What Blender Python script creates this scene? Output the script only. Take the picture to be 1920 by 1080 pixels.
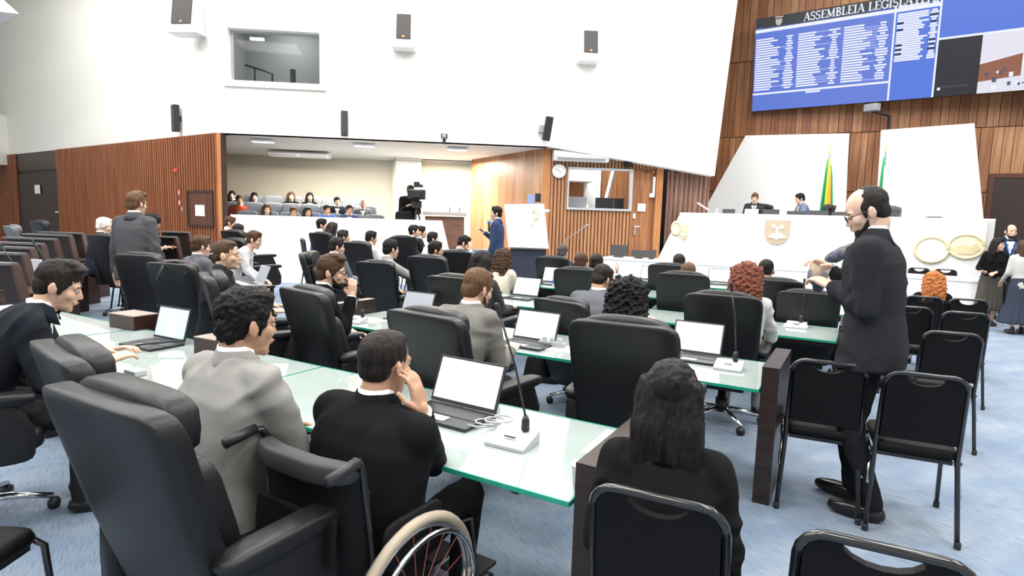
import bpy, bmesh, math, random
import numpy as np
from mathutils import Vector, Matrix, Euler, noise
random.seed(7)
scene = bpy.context.scene
COL = scene.collection
for o in list(bpy.data.objects): bpy.data.objects.remove(o)

# ------------------------------------------------------------------ camera
FPX, PITCH, ROLL, CAMH = 1123.0, 0.1145, 0.0302, 1.563
_f = Vector((0, math.cos(PITCH), -math.sin(PITCH))); _r0 = Vector((1, 0, 0)); _u0 = _r0.cross(_f)
_R = _r0*math.cos(ROLL) + _u0*math.sin(ROLL); _U = _u0*math.cos(ROLL) - _r0*math.sin(ROLL)
cd = bpy.data.cameras.new('camera'); cam = bpy.data.objects.new('camera', cd); COL.objects.link(cam)
cd.sensor_width = 36; cd.lens = 36*FPX/1920; cd.clip_end = 200; cd.clip_start = .05
M = Matrix.Identity(4)
for i in range(3):
    M[i][0] = _R[i]; M[i][1] = _U[i]; M[i][2] = -_f[i]
M[2][3] = CAMH
cam.matrix_world = M
scene.camera = cam

def ray(px, py): return _f + _R*((px-960)/FPX) + _U*((540-py)/FPX)
CAM = Vector((0, 0, CAMH))
def gz(px, py, z=0.0):                     # where a pixel's ray meets the level z
    d = ray(px, py); return CAM + d*((z-CAMH)/d.z)
def dy(px, py, Y):                         # where it meets the upright plane at forward distance Y
    d = ray(px, py); return CAM + d*(Y/d.y)
def plane_pt(px, py, p0, nrm):
    d = ray(px, py); return CAM + d*((p0-CAM).dot(nrm)/d.dot(nrm))
# the hall's own axes: seat rows run along UT, everyone faces NS (towards the front wall)
UT = Vector((.866, -.5, 0)); NS = Vector((.5, .866, 0))
def ts(t, s, z=0.0): return UT*t + NS*s + Vector((0, 0, z))
def sy(px, py, s):                         # meets the upright plane at row distance s
    return plane_pt(px, py, NS*s, NS)

# ------------------------------------------------------------------ world, lights, exposure
w = bpy.data.worlds.new('world'); scene.world = w; w.use_nodes = True
w.node_tree.nodes['Background'].inputs[0].default_value = (1, .98, .95, 1)
w.node_tree.nodes['Background'].inputs[1].default_value = .25
scene.view_settings.view_transform = 'Standard'; scene.view_settings.look = 'None'
scene.view_settings.exposure = 0.45; scene.view_settings.gamma = 1.0
CEIL = 9.2
LAMPS = [(x, y) for y in (-2.0, 3.0, 8.0, 12.6) for x in (-14.5, -8.5, -2.5, 3.5, 9.5)]
for x, y in LAMPS:
    ld = bpy.data.lights.new('ceiling_panel_light', 'AREA'); ld.shape = 'RECTANGLE'; ld.size = 2.6; ld.size_y = 1.8
    ld.energy = 275; ld.color = (1, .975, .94)
    lo = bpy.data.objects.new('ceiling_panel_light', ld); COL.objects.link(lo); lo.location = (x, y, CEIL-.14)

# ------------------------------------------------------------------ materials
MATS = {}
def mat(key, col, rough=.5, metal=0, spec=.5, emit=0, bump=None, trans=0, ior=1.45, coat=0, var=None, sheen=0, alpha=1):
    if key in MATS: return MATS[key]
    m = bpy.data.materials.new(key); m.use_nodes = True; nt = m.node_tree; b = nt.nodes['Principled BSDF']
    c = (*col, 1)
    b.inputs['Base Color'].default_value = c; b.inputs['Roughness'].default_value = rough
    b.inputs['Metallic'].default_value = metal; b.inputs['Specular IOR Level'].default_value = spec
    b.inputs['Transmission Weight'].default_value = trans; b.inputs['IOR'].default_value = ior
    b.inputs['Coat Weight'].default_value = coat; b.inputs['Sheen Weight'].default_value = sheen
    if emit:
        b.inputs['Emission Color'].default_value = c; b.inputs['Emission Strength'].default_value = emit
    if bump or var:
        tc = nt.nodes.new('ShaderNodeTexCoord'); mp = nt.nodes.new('ShaderNodeMapping')
        nt.links.new(tc.outputs['Object'], mp.inputs[0])
    if bump:
        sc, st, stretch = bump
        mp.inputs['Scale'].default_value = stretch
        nz = nt.nodes.new('ShaderNodeTexNoise'); nz.inputs['Scale'].default_value = sc; nz.inputs['Detail'].default_value = 3
        nt.links.new(mp.outputs[0], nz.inputs[0])
        bp = nt.nodes.new('ShaderNodeBump'); bp.inputs['Strength'].default_value = st; bp.inputs['Distance'].default_value = .01
        nt.links.new(nz.outputs[0], bp.inputs['Height']); nt.links.new(bp.outputs[0], b.inputs['Normal'])
    if var:
        col2, sc, stretch = var
        mp2 = nt.nodes.new('ShaderNodeMapping'); nt.links.new(tc.outputs['Object'], mp2.inputs[0]); mp2.inputs['Scale'].default_value = stretch
        n2 = nt.nodes.new('ShaderNodeTexNoise'); n2.inputs['Scale'].default_value = sc; n2.inputs['Detail'].default_value = 5
        nt.links.new(mp2.outputs[0], n2.inputs[0])
        rp = nt.nodes.new('ShaderNodeValToRGB'); rp.color_ramp.elements[0].position = .35; rp.color_ramp.elements[1].position = .65
        rp.color_ramp.elements[0].color = c; rp.color_ramp.elements[1].color = (*col2, 1)
        nt.links.new(n2.outputs[0], rp.inputs[0]); nt.links.new(rp.outputs[0], b.inputs['Base Color'])
    MATS[key] = m; return m
ONE = (1, 1, 1)
def carpet():
    m = mat('carpet', (.2, .3, .42), rough=.95, spec=.1); nt = m.node_tree; b = nt.nodes['Principled BSDF']
    tc = nt.nodes.new('ShaderNodeTexCoord'); mp = nt.nodes.new('ShaderNodeMapping'); mp.inputs['Rotation'].default_value = (0, 0, math.radians(-30))
    nt.links.new(tc.outputs['Object'], mp.inputs[0])
    def nz(sc, stretch):
        q = nt.nodes.new('ShaderNodeMapping'); q.inputs['Scale'].default_value = stretch; nt.links.new(mp.outputs[0], q.inputs[0])
        n = nt.nodes.new('ShaderNodeTexNoise'); n.inputs['Scale'].default_value = sc; n.inputs['Detail'].default_value = 4; nt.links.new(q.outputs[0], n.inputs[0]); return n
    a = nz(1.6, (1, 2.2, 1)); c = nz(45, (3, .25, 1)); d = nz(260, ONE)
    def mix(f, c1, c2):
        x = nt.nodes.new('ShaderNodeMix'); x.data_type = 'RGBA'; nt.links.new(f, x.inputs[0])
        for k, v in ((6, c1), (7, c2)):
            if isinstance(v, tuple): x.inputs[k].default_value = (*v, 1)
            else: nt.links.new(v, x.inputs[k])
        return x.outputs[2]
    def ramp(o, p0, p1):
        r = nt.nodes.new('ShaderNodeMapRange'); r.inputs[1].default_value = p0; r.inputs[2].default_value = p1; nt.links.new(o, r.inputs[0]); return r.outputs[0]
    k1 = mix(ramp(a.outputs[0], .35, .68), (.15, .21, .305), (.255, .30, .355))
    k2 = mix(ramp(c.outputs[0], .45, .75), k1, (.085, .125, .195))
    k3 = mix(ramp(d.outputs[0], .4, .9), k2, (.31, .35, .40))
    nt.links.new(k3, b.inputs['Base Color'])
    bp = nt.nodes.new('ShaderNodeBump'); bp.inputs['Strength'].default_value = .4; bp.inputs['Distance'].default_value = .006
    nt.links.new(c.outputs[0], bp.inputs['Height']); nt.links.new(bp.outputs[0], b.inputs['Normal'])
    return m
M_CARPET = carpet()
M_WHITE = mat('white_paint', (.88, .865, .80), .6, spec=.3, bump=(30, .05, ONE))
M_PANELW = mat('white_laminate', (.88, .88, .87), .35)
M_CREAM = mat('cream_paint', (.74, .69, .58), .7)
M_CEILG = mat('ceiling_paint', (.8, .79, .76), .8)
M_BRICKW = mat('white_brick', (.78, .82, .8), .6)
def woodm(key, a, b, sc=3, rough=.42): return mat(key, a, rough, spec=.4, var=(b, sc, (9, 9, .35)), bump=(20, .08, (6, 6, .3)))
M_WOODS = [woodm('jacaranda_a', (.26, .10, .042), (.42, .20, .09)), woodm('jacaranda_b', (.32, .14, .065), (.52, .28, .14)),
           woodm('jacaranda_c', (.20, .075, .034), (.35, .155, .07)), woodm('jacaranda_d', (.40, .19, .085), (.27, .11, .05))]
M_RIB = woodm('ribbed_wood', (.20, .062, .026), (.32, .115, .05), 2)
M_RIBD = mat('rib_groove', (.035, .012, .007), .7)
M_OAK = woodm('orange_wood', (.42, .17, .065), (.55, .25, .10), 2)
M_DOORW = woodm('door_wood', (.075, .026, .014), (.12, .045, .022), 2)
M_ESP = mat('espresso_wood', (.02, .012, .010), .32, spec=.5, var=((.035, .02, .016), 3, (1, 1, 12)))
M_DKRED = mat('dark_red_wood', (.022, .010, .008), .35, var=((.045, .018, .013), 4, (1, 1, 8)))
M_LEATH = mat('black_leather', (.010, .0105, .012), .42, spec=.38, bump=(90, .10, ONE))
M_LEATHG = mat('grey_leather', (.09, .10, .115), .5)
M_BFAB = mat('black_vinyl', (.004, .004, .0045), .6, spec=.2)
M_BMET = mat('black_tube', (.012, .012, .013), .22, spec=.6, coat=.4)
M_CHROME = mat('chrome', (.82, .82, .84), .16, metal=1)
M_STEEL = mat('brushed_steel', (.6, .61, .63), .32, metal=1)
M_BLKP = mat('black_plastic', (.02, .02, .022), .42)
M_GRYP = mat('grey_plastic', (.30, .31, .33), .45)
M_SILV = mat('silver_plastic', (.52, .53, .56), .4, metal=.3)
M_WHTP = mat('white_plastic', (.82, .82, .82), .4)
M_PAPER = mat('paper', (.85, .85, .84), .8)
M_GLASS = mat('table_glass', (.82, .93, .89), .02, trans=.68, ior=1.5)  # milky tint stands in for ceiling light reflected in the glass
M_GEDGE = mat('glass_edge', (.02, .36, .24), .15, trans=.2)
def pane_mat():
    m = bpy.data.materials.new('window_glass'); m.use_nodes = True; nt = m.node_tree; out = nt.nodes['Material Output']; nt.nodes.remove(nt.nodes['Principled BSDF'])
    t = nt.nodes.new('ShaderNodeBsdfTransparent'); g = nt.nodes.new('ShaderNodeBsdfGlossy'); g.inputs['Roughness'].default_value = .01; t.inputs[0].default_value = (.92, .94, .95, 1)
    f = nt.nodes.new('ShaderNodeFresnel'); f.inputs[0].default_value = 1.12; x = nt.nodes.new('ShaderNodeMixShader')
    nt.links.new(f.outputs[0], x.inputs[0]); nt.links.new(t.outputs[0], x.inputs[1]); nt.links.new(g.outputs[0], x.inputs[2]); nt.links.new(x.outputs[0], out.inputs[0]); return m
M_PANE = pane_mat()
M_DARK = mat('dark_void', (.012, .012, .014), .8)  # near-black colour paints the darkness of the passage
M_NAVYC = mat('navy_cladding', (.025, .032, .05), .6)
M_GOLD = mat('gold_relief', (.80, .70, .44), .4, metal=.4)
M_BRNZ = mat('bronze_relief', (.55, .45, .33), .45, metal=.35)
M_SCRW = mat('screen_white', (.92, .95, 1), .5, emit=.9)
M_GRILL = mat('speaker_grille', (.05, .045, .045), .7, bump=(200, .3, ONE))
M_BLUEP = mat('blue_plastic', (.08, .14, .5), .35)
M_RED = mat('red_sign', (.75, .06, .03), .5)

# ------------------------------------------------------------------ mesh helpers
class MB:
    def __init__(s): s.v = []; s.f = []; s.m = []
    def add(s, vs, fs, mi=0):
        k = len(s.v); s.v += [Vector(a) for a in vs]; s.f += [tuple(i+k for i in f) for f in fs]; s.m += [mi]*len(fs); return s
    def box(s, c, d, rz=0, mi=0, R=None):
        c = Vector(c); x, y, z = [a/2 for a in d]; R = R or Matrix.Rotation(rz, 3, 'Z')
        vs = [c + R @ Vector((i*x, j*y, k*z)) for k in (-1, 1) for j in (-1, 1) for i in (-1, 1)]
        return s.add(vs, [(0,2,3,1),(4,5,7,6),(0,1,5,4),(2,6,7,3),(0,4,6,2),(1,3,7,5)], mi)
    def prism(s, pts, ext, mi=0):
        pts = [Vector(p) for p in pts]; e = Vector(ext); n = len(pts)
        nr = Vector((0,0,0))
        for i in range(n): nr += (pts[i]-pts[0]).cross(pts[(i+1) % n]-pts[0])
        if nr.dot(e) > 0: pts = pts[::-1]
        return s.add(pts + [p+e for p in pts], [tuple(range(n)), tuple(range(2*n-1, n-1, -1))] + [(i, n+i, n+(i+1) % n, (i+1) % n) for i in range(n)], mi)
    def tube(s, P, r, n=8, mi=0, sq=None):
        P = [Vector(p) for p in P]; m = len(P); rr = r if isinstance(r, (list, tuple)) else [r]*m
        vs = []; up = None
        for i, p in enumerate(P):
            t = (P[min(i+1, m-1)]-P[max(i-1, 0)]).normalized()
            if up is None:
                up = Vector((0, 0, 1)) if abs(t.z) < .9 else Vector((0, 1, 0))
            a = t.cross(up).normalized(); b = a.cross(t).normalized(); up = b
            q = sq or (1, 1)
            vs += [p + (a*math.cos(6.28319*k/n)*q[0] + b*math.sin(6.28319*k/n)*q[1])*rr[i] for k in range(n)]
        fs = [(i*n+k, i*n+(k+1) % n, (i+1)*n+(k+1) % n, (i+1)*n+k) for i in range(m-1) for k in range(n)]
        fs += [tuple(range(n-1, -1, -1)), tuple(range((m-1)*n, m*n))]
        return s.add(vs, fs, mi)
    def lathe(s, prof, n=20, c=(0, 0, 0), mi=0, R=None):
        c = Vector(c); vs = []; m = len(prof); R = R or Matrix.Identity(3)
        for r, z in prof: vs += [c + R @ Vector((r*math.cos(6.28319*k/n), r*math.sin(6.28319*k/n), z)) for k in range(n)]
        fs = [(i*n+k, i*n+(k+1) % n, (i+1)*n+(k+1) % n, (i+1)*n+k) for i in range(m-1) for k in range(n)]
        fs += [tuple(range(n-1, -1, -1)), tuple(range((m-1)*n, m*n))]
        return s.add(vs, fs, mi)
    def sq(s, c, r, e1=.3, e2=.3, nu=24, nv=12, fn=None, R=None, mi=0):   # superquadric: padded, rounded boxes and ellipsoids
        c = Vector(c); g = lambda a, e: math.copysign(abs(a)**e, a); vs = []
        for j in range(1, nv):
            v = -math.pi/2 + math.pi*j/nv
            for i in range(nu):
                u = 2*math.pi*i/nu + math.pi/nu
                vs.append(Vector((r[0]*g(math.cos(v), e1)*g(math.cos(u), e2), r[1]*g(math.cos(v), e1)*g(math.sin(u), e2), r[2]*g(math.sin(v), e1))))
        vs += [Vector((0, 0, -r[2])), Vector((0, 0, r[2]))]
        if fn: vs = [Vector(fn(p)) for p in vs]
        if R: vs = [R @ p for p in vs]
        vs = [p+c for p in vs]; b = len(vs)-2; fs = []
        for j in range(nv-2):
            fs += [(j*nu+i, j*nu+(i+1) % nu, (j+1)*nu+(i+1) % nu, (j+1)*nu+i) for i in range(nu)]
        fs += [(b, (i+1) % nu, i) for i in range(nu)] + [(b+1, (nv-2)*nu+i, (nv-2)*nu+(i+1) % nu) for i in range(nu)]
        return s.add(vs, fs, mi)
    def ell(s, c, r, R=None, nu=14, nv=9, mi=0): return s.sq(c, r, 1, 1, nu, nv, None, R, mi)
    def cap(s, a, b, ra, rb, n=12, mi=0):      # tapered capsule
        a = Vector(a); b = Vector(b); t = (b-a); L = t.length
        if L < 1e-6: return s.ell(a, (ra, ra, ra), mi=mi)
        t /= L; P = []; R = []
        for k in (-1, -.8, -.45): P.append(a + t*ra*k); R.append(ra*math.sqrt(max(.02, 1-k*k)))
        P.append(a); R.append(ra); P.append(b); R.append(rb)
        for k in (.45, .8, 1): P.append(b + t*rb*k); R.append(rb*math.sqrt(max(.02, 1-k*k)))
        return s.tube(P, R, n, mi)
    def mesh(s, name):
        me = bpy.data.meshes.new(name); me.from_pydata([tuple(v) for v in s.v], [], s.f); me.update()
        if any(s.m): me.polygons.foreach_set('material_index', s.m)
        return me
    def obj(s, name, m, parent=None, smooth=False, bevel=0):
        me = s.mesh(name)
        for k in (m if isinstance(m, (list, tuple)) else [m]): me.materials.append(k)
        if bevel:
            bm = bmesh.new(); bm.from_mesh(me); bmesh.ops.remove_doubles(bm, verts=bm.verts, dist=1e-5)
            bmesh.ops.bevel(bm, geom=bm.edges[:], offset=bevel, segments=2, affect='EDGES', profile=.6); bm.to_mesh(me); bm.free()
        if smooth: me.polygons.foreach_set('use_smooth', [True]*len(me.polygons)); 
        o = bpy.data.objects.new(name, me); COL.objects.link(o)
        if parent: o.parent = parent
        return o
def tag(o, label, cat, group=None, kind=None):
    if label: o['label'] = label
    if cat: o['category'] = cat
    if group: o['group'] = group
    if kind: o['kind'] = kind
    return o
def empty(name, loc, rz=0, label=None, cat=None, group=None):
    o = bpy.data.objects.new(name, None); COL.objects.link(o); o.location = loc; o.rotation_euler = (0, 0, rz); o.empty_display_size = .1
    return tag(o, label, cat, group)
def copy_tree(o, parent=None):
    c = o.copy(); COL.objects.link(c)
    if parent: c.parent = parent
    for ch in list(o.children): copy_tree(ch, c)
    return c
def struct(o): o['kind'] = 'structure'; return o
def wallpoly(name, pts, thick, m, smooth=False): return struct(MB().prism(pts, thick).obj(name, m))
V = Vector
exec_parts = None

# ================================================================== THE ROOM
struct(MB().box((-2, 10, -.1), (48, 44, .2)).obj('floor', M_CARPET))
struct(MB().box((-2, 10, CEIL+.1), (48, 44, .2)).obj('ceiling', M_CEILG))
# upper white wall over the gallery: one upright plane through two measured points
WA = dy(413, 252, 13.5); WB = dy(1028, 272, 14.2)
wdir = V((WB.x-WA.x, WB.y-WA.y, 0)).normalized(); wn = V((wdir.y, -wdir.x, 0))        # wn points to the hall
def onW(px, py, off=0.0): return plane_pt(px, py, WA + wn*off, wn)
ZG = (WA.z + WB.z)/2                                                                  # soffit level of the gallery
wa = V((WA.x, WA.y, ZG)); wb = V((WB.x, WB.y, ZG))
rt = onW(1383, 0); rbm = onW(1340, 330)
kk = (CEIL - rbm.z)/(rt.z - rbm.z); rtop = rbm + (rt - rbm)*kk
winL = [onW(428, 53), onW(600, 63), onW(600, 159), onW(431, 153)]
# the wall is built round its window opening
x0 = V((WA.x, WA.y, 0)); top = lambda p: V((p.x, p.y, CEIL))
wz0 = winL[2].z; wz1 = (winL[0].z+winL[1].z)/2
pl = V((winL[0].x, winL[0].y, 0)); pr = V((winL[1].x, winL[1].y, 0))
at = lambda p, z: V((p.x, p.y, z))
mbw = MB()
mbw.prism([at(x0, ZG), at(pl, ZG), at(pl, CEIL), at(x0, CEIL)], -wn*.3)
mbw.prism([at(pl, ZG), at(pr, ZG), at(pr, wz0), at(pl, wz0)], -wn*.3)
mbw.prism([at(pl, wz1), at(pr, wz1), at(pr, CEIL), at(pl, CEIL)], -wn*.3)
mbw.prism([at(pr, ZG), at(wb, ZG), at(wb, CEIL), at(pr, CEIL)], -wn*.3)
mbw.prism([at(wb, ZG), rbm, rtop, at(wb, CEIL)], -wn*.3)
struct(mbw.obj('wall_far', M_WHITE))
# upper window: frame, pane and the grey room behind it
cen = (pl+pr)/2; ww = (pr-pl).length; rzW = math.atan2(wdir.y, wdir.x)
win = empty('window_1', at(cen, wz0), rzW); win['kind'] = 'structure'
def loc_frame(name, W_, H_, b, d, m, par, y0=0.0, z0=0.0):
    f = MB()
    for c, s_ in (((0, y0, z0-b/2), (W_+2*b, d, b)), ((0, y0, z0+H_+b/2), (W_+2*b, d, b)), ((-W_/2-b/2, y0, z0+H_/2), (b, d, H_)), ((W_/2+b/2, y0, z0+H_/2), (b, d, H_))): f.box(c, s_)
    return f.obj(name, m, par)
loc_frame('window_frame', ww, wz1-wz0, .13, .07, M_WHITE, win, -.03)
MB().box((0, .12, (wz1-wz0)/2), (ww, .012, wz1-wz0)).obj('pane', M_PANE, win)
M_GREYW = mat('grey_room_paint', (.36, .37, .36), .8)
rb = MB(); hh = wz1-wz0
rb.box((.25, 1.9, hh/2), (ww+1.1, .05, hh+1.6)).box((-ww/2-.3, 1.1, hh/2), (.05, 1.6, hh+1.6)).box((ww/2+.8, 1.1, hh/2), (.05, 1.6, hh+1.6)).box((.25, 1.1, hh+.8), (ww+1.1, 1.6, .05)).box((.25, 1.1, -.8), (ww+1.1, 1.6, .05))
rb.obj('booth_room', M_GREYW, win)
rl = bpy.data.lights.new('upper_room_light', 'AREA'); rl.size = .6; rl.energy = 16; ro = bpy.data.objects.new('upper_room_light', rl); COL.objects.link(ro); ro.location = at(cen, wz1+.6) - wn*1.1
MB().tube([(-ww/2, 1.0, hh*.52), (-ww/2+.38, 1.0, hh*.43), (-ww/2+.62, 1.0, hh*.36), (-ww/2+.62, 1.0, -.3)], .022, 6).tube([(-ww/2+.22, 1.0, hh*.46), (-ww/2+.22, 1.0, -.3)], .018, 6).obj('handrail', M_BLKP, win)
MB().box((.12, 1.0, hh*.1), (.1, .1, hh*.75)).box((.18, 1.0, hh*.02), (.12, .1, hh*.3)).obj('speaker_column', M_BLKP, win)
MB().box((-ww/2+.35, .8, hh+.02), (.3, .1, .05)).obj('room_lamp', M_SCRW, win)

# gallery recess under the white wall
GD = 5.2                                                      # depth
gb0 = x0 - wn*GD + V((0, 0, 0)); 
def gal(px, py, d): return plane_pt(px, py, WA - wn*d, wn)
struct(MB().prism([at(x0 - wn*.02, ZG), at(wb - wn*.02 + wdir*.2, ZG), at(wb - wn*(GD+1) + wdir*.6, ZG), at(x0 - wn*(GD+1) - wdir*3, ZG)], (0, 0, .15)).obj('ceiling_gallery', M_CEILG))
gR = gal(740, 300, GD); gR2 = gal(908, 300, GD)
struct(MB().prism([at(x0 - wn*GD - wdir*3, 0), at(gR - wn*0, 0), at(gR, ZG), at(x0 - wn*GD - wdir*3, ZG)], -wn*.2).obj('wall_gallery', M_CREAM))
struct(MB().prism([at(gR + wn*.5, 0), at(gR2 + wn*.5, 0), at(gR2 + wn*.5, ZG), at(gR + wn*.5, ZG)], -wn*.2).obj('wall_gallery_side', M_CREAM))
hb = gal(850, 297, GD-.9)
struct(MB().prism([at(gal(790, 290, GD-.9), hb.z), at(gR2 + wn*.9, hb.z), at(gR2 + wn*.9, ZG), at(gal(790, 290, GD-.9), ZG)], -wn*.25).obj('trim_1', mat('soffit_brown', (.22, .16, .12), .7)))
# brick-clad white pillar
pa_ = gal(742, 300, GD-1.1); pb_ = gal(790, 300, GD-1.1)
pw = (pb_-pa_).length; pil = empty('wall_pillar', at((pa_+pb_)/2, 0), rzW); pil['kind'] = 'structure'
MB().box((0, .3, ZG/2), (pw-.03, .56, ZG)).obj('pillar_core', M_BRICKW, pil)
bk = None
for j in range(26):
    zb = .05 + j*.125
    if zb > ZG-.07: break
    if bk is None: bk = MB().box((0, 0, 0), (pw, .6, .105)).obj('brick_course', M_BRICKW, pil); o = bk
    else: o = bk.copy(); COL.objects.link(o)
    o.location = (0, .3, zb+.06)
# gallery tiers
for d0, d1, zt_, pxr in ((.2, 1.4, .45, 880), (1.4, 2.4, .68, 745), (2.4, GD, .9, 745)):
    e = gal(pxr, 400, d0)
    struct(MB().prism([at(x0 - wn*d0 - wdir*.3, 0), at(e, 0), at(e, zt_), at(x0 - wn*d0 - wdir*.3, zt_)], -wn*(d1-d0)).obj('floor_tier', M_CARPET))
# parapet in front of the gallery
PO = .35
p1 = onW(432, 408, PO); p2 = onW(829, 408, PO); p3 = onW(842, 480, PO)
zt = (p1.z+p2.z)/2
struct(MB().prism([at(p1, 0), p3 + (p3-p2)*1.2 - V((0, 0, (p3+(p3-p2)*1.2).z)), at(p2, zt), at(p1, zt)], -wn*.16).obj('wall_parapet', M_PANELW))
# steps to the gallery
for i in range(4):
    a = onW(838+i*6, 470, .6-i*.28); b_ = onW(925, 470, .6-i*.28)
    struct(MB().prism([at(a, 0), at(b_, 0), at(b_, .3+i*.17), at(a, .3+i*.17)], -wn*.3).obj('floor_step', mat('step_carpet', (.13, .2, .33), .9, var=((.2, .28, .4), 6, ONE))))

# ribbed wood wall to the left of the gallery
def slatwall(name, a, b, z0, z1, pitch, back, nrm, m, mg, wd=.5, dp=.07):
    root = empty(name, (0, 0, 0)); root['kind'] = 'structure'
    MB().prism([at(a, z0), at(b, z0), at(b, z1), at(a, z1)], -nrm*.12).obj('backing', mg, root)
    L = (b-a); n = int(L.length/pitch); d = L.normalized(); r = MB()
    for i in range(n):
        c = a + d*(pitch*(i+.5)) + nrm*dp/2
        r.box((c.x, c.y, (z0+z1)/2), (pitch*wd, dp, z1-z0), math.atan2(d.y, d.x))
    o = r.obj('slats', m, root); o['kind'] = 'stuff'; return root
LC = dy(108, 281, 1); d_ = ray(108, 281); LC = CAM + d_*((ZG-CAMH)/d_.z); LC = at(LC, 0)
ldir = (at(WA, 0)-LC).normalized(); ln = V((ldir.y, -ldir.x, 0))
slatwall('wall_ribbed', LC, at(WA, 0) + ldir*.02, 0, ZG, .115, None, ln, M_RIB, M_RIBD)
struct(MB().prism([at(x0 - wdir*.1, 0), at(x0 + wdir*.01, 0), at(x0 + wdir*.01, ZG), at(x0 - wdir*.1, ZG)], -wn*.1).obj('trim_2', M_OAK))
def onL(px, py, off=0.0): return plane_pt(px, py, LC + ln*off, ln)
rzL = math.atan2(ldir.y, ldir.x)
# white wall over the ribbed wood, the dark door at its far end and the strip beyond
LD = at(onL(30, 285), 0); LE = at(onL(16, 278), 0); 
struct(MB().prism([at(LE - ldir*6, ZG), at(WA, ZG), at(WA, CEIL), at(LE - ldir*6, CEIL)], -ln*.3).obj('wall_left_upper', M_WHITE))
slatwall('wall_ribbed_end', LD - ldir*6, LD, 0, ZG, .115, None, ln, M_RIB, M_RIBD)
dr = empty('door_1', (LD+LC)/2, rzL); dr['kind'] = 'structure'; dw = (LC-LD).length
M_DDOOR = mat('dark_door', (.03, .017, .014), .4)
MB().box((0, .06, ZG/2), (dw, .05, ZG)).obj('door_surround', M_DDOOR, dr)
MB().box((0, .02, 1.28), (dw-.12, .05, 2.55)).obj('door_leaf', mat('dark_door_leaf', (.045, .026, .02), .4), dr, bevel=.008)
MB().box((0, .02, 2.95), (dw-.12, .05, .55)).obj('transom', mat('dark_door_leaf', (.045, .026, .02), .4), dr, bevel=.008)
hp = onL(101, 403)
MB().lathe([(.035, 0), (.035, .04), (.02, .05), (.03, .09)], 12, (dw/2-.18, -.0, 1.35), R=Matrix.Rotation(math.pi/2, 3, 'X')).obj('door_handle', M_STEEL, dr, True)
pn = onL(70, 355, .05)
tag(MB().box(pn, (.46, .006, .28), rzL).obj('notice_sheet', M_PAPER), 'white notice sheet taped to the dark door in the ribbed wall', 'notice')
# corner beam and side wall, far left
LW = LE - ldir*.05
struct(MB().prism([at(LE, ZG-.35), at(LE - V((1.2, 7, 0)), ZG-.6), at(LE - V((1.2, 7, 0)), 5.2), at(LE, 4.6)], V((-.4, 0, 0))).obj('wall_left_fin', M_WHITE))
bm_ = dy(36, 26, 14); 
struct(MB().prism([bm_, bm_ + V((-3, 0, .25)), bm_ + V((-3, 0, 2)), bm_ + V((-.4, 0, .35))], V((-3.5, 2.5, 0))).obj('trim_3', M_CEILG))
struct(MB().box((-24.5, 8, 4.5), (.3, 48, 9.6)).obj('wall_left', M_WHITE))
struct(MB().box((-2, -10.5, 4.5), (48, .3, 9.6)).obj('wall_back', M_WHITE))
struct(MB().box((20, 4, 4.5), (.3, 40, 9.6)).obj('wall_right', M_WHITE))
# small hose cabinet door with notice + red signs
a = onL(353, 357, .06); b_ = onL(403, 427, .06)
hc = empty('hose_cabinet', at((a+b_)/2, b_.z), rzL, 'small dark wooden wall cabinet with a pale notice, near the gallery opening', 'cabinet'); cw = (at(a, 0)-at(b_, 0)).length; ch = a.z-b_.z
loc_frame('frame', cw-.1, ch-.1, .05, .07, M_DKRED, hc, 0, .05)
MB().box((0, .0, ch/2), (cw-.1, .04, ch-.1)).obj('door', M_DOORW, hc)
MB().box((-.02, -.025, ch*.45), (cw*.36, .006, ch*.3)).obj('notice', M_PAPER, hc)
for k, (px, py, wd, hg) in enumerate(((335, 361, .13, .17), (337, 380, .09, .15))):
    c = onL(px, py, .06); o = empty('wall_sign', c, rzL, ['square red safety sign on the ribbed wall, above a narrower one', 'narrow red safety sign on the ribbed wall, under a square one'][k], 'sign')
    MB().box((0, 0, 0), (wd, .01, hg)).obj('plate', M_RED, o); MB().box((0, -.007, .0), (wd*.45, .005, hg*.5)).obj('symbol', M_PAPER, o)
c = onL(330, 320, .06); tag(MB().lathe([(.05, 0), (.05, .04), (.03, .06)], 12, c, R=Matrix.Rotation(math.pi/2, 3, 'X')).obj('alarm_sounder', M_RED), 'small round red alarm sounder high on the ribbed wall', 'alarm')
c = onL(342, 392, .06); tag(MB().box(c, (.07, .03, .1), rzL).box(c + ln*.02, (.03, .02, .03), rzL).obj('light_switch', M_GRYP), 'small grey switch on the ribbed wall under the red signs', 'switch')

# ---------------------------------------------------------------- the wood booth with the clock
bn = wn; bA = onW(1033, 300, -.36); bB = onW(1243, 320, -.36)
b0 = at(bA, 0); b1 = at(bB, 0); bdir = (b1-b0).normalized(); bL = (b1-b0).length
def onB(px, py, off=0.0): return plane_pt(px, py, bA + bn*off, bn)
u_of = lambda p: (at(p, 0)-b0).dot(bdir)
booth = empty('wall_booth', b0, rzW); booth['kind'] = 'structure'
bw0, bw1 = u_of(onB(1066, 350)), u_of(onB(1181, 350)); bz0 = onB(1120, 391).z; bz1 = onB(1120, 319).z
bd0, bd1 = u_of(onB(1187, 350)), u_of(onB(1227, 350))
BT = ZG + .4
pan = MB()                                                     # boards behind the slats, round window and door
for xa, xb, za, zb in ((0, bw0, 0, BT), (bw0, bw1, 0, bz0), (bw0, bw1, bz1, BT), (bw1, bd0, 0, BT), (bd0, bd1, bz1+.03, BT), (bd1, bL, 0, BT)):
    pan.box(((xa+xb)/2, .06, (za+zb)/2), (xb-xa, .1, zb-za))
pan.obj('backing', M_WOODS[2], booth)
sl = MB(); n = int(bL/.085)
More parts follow.
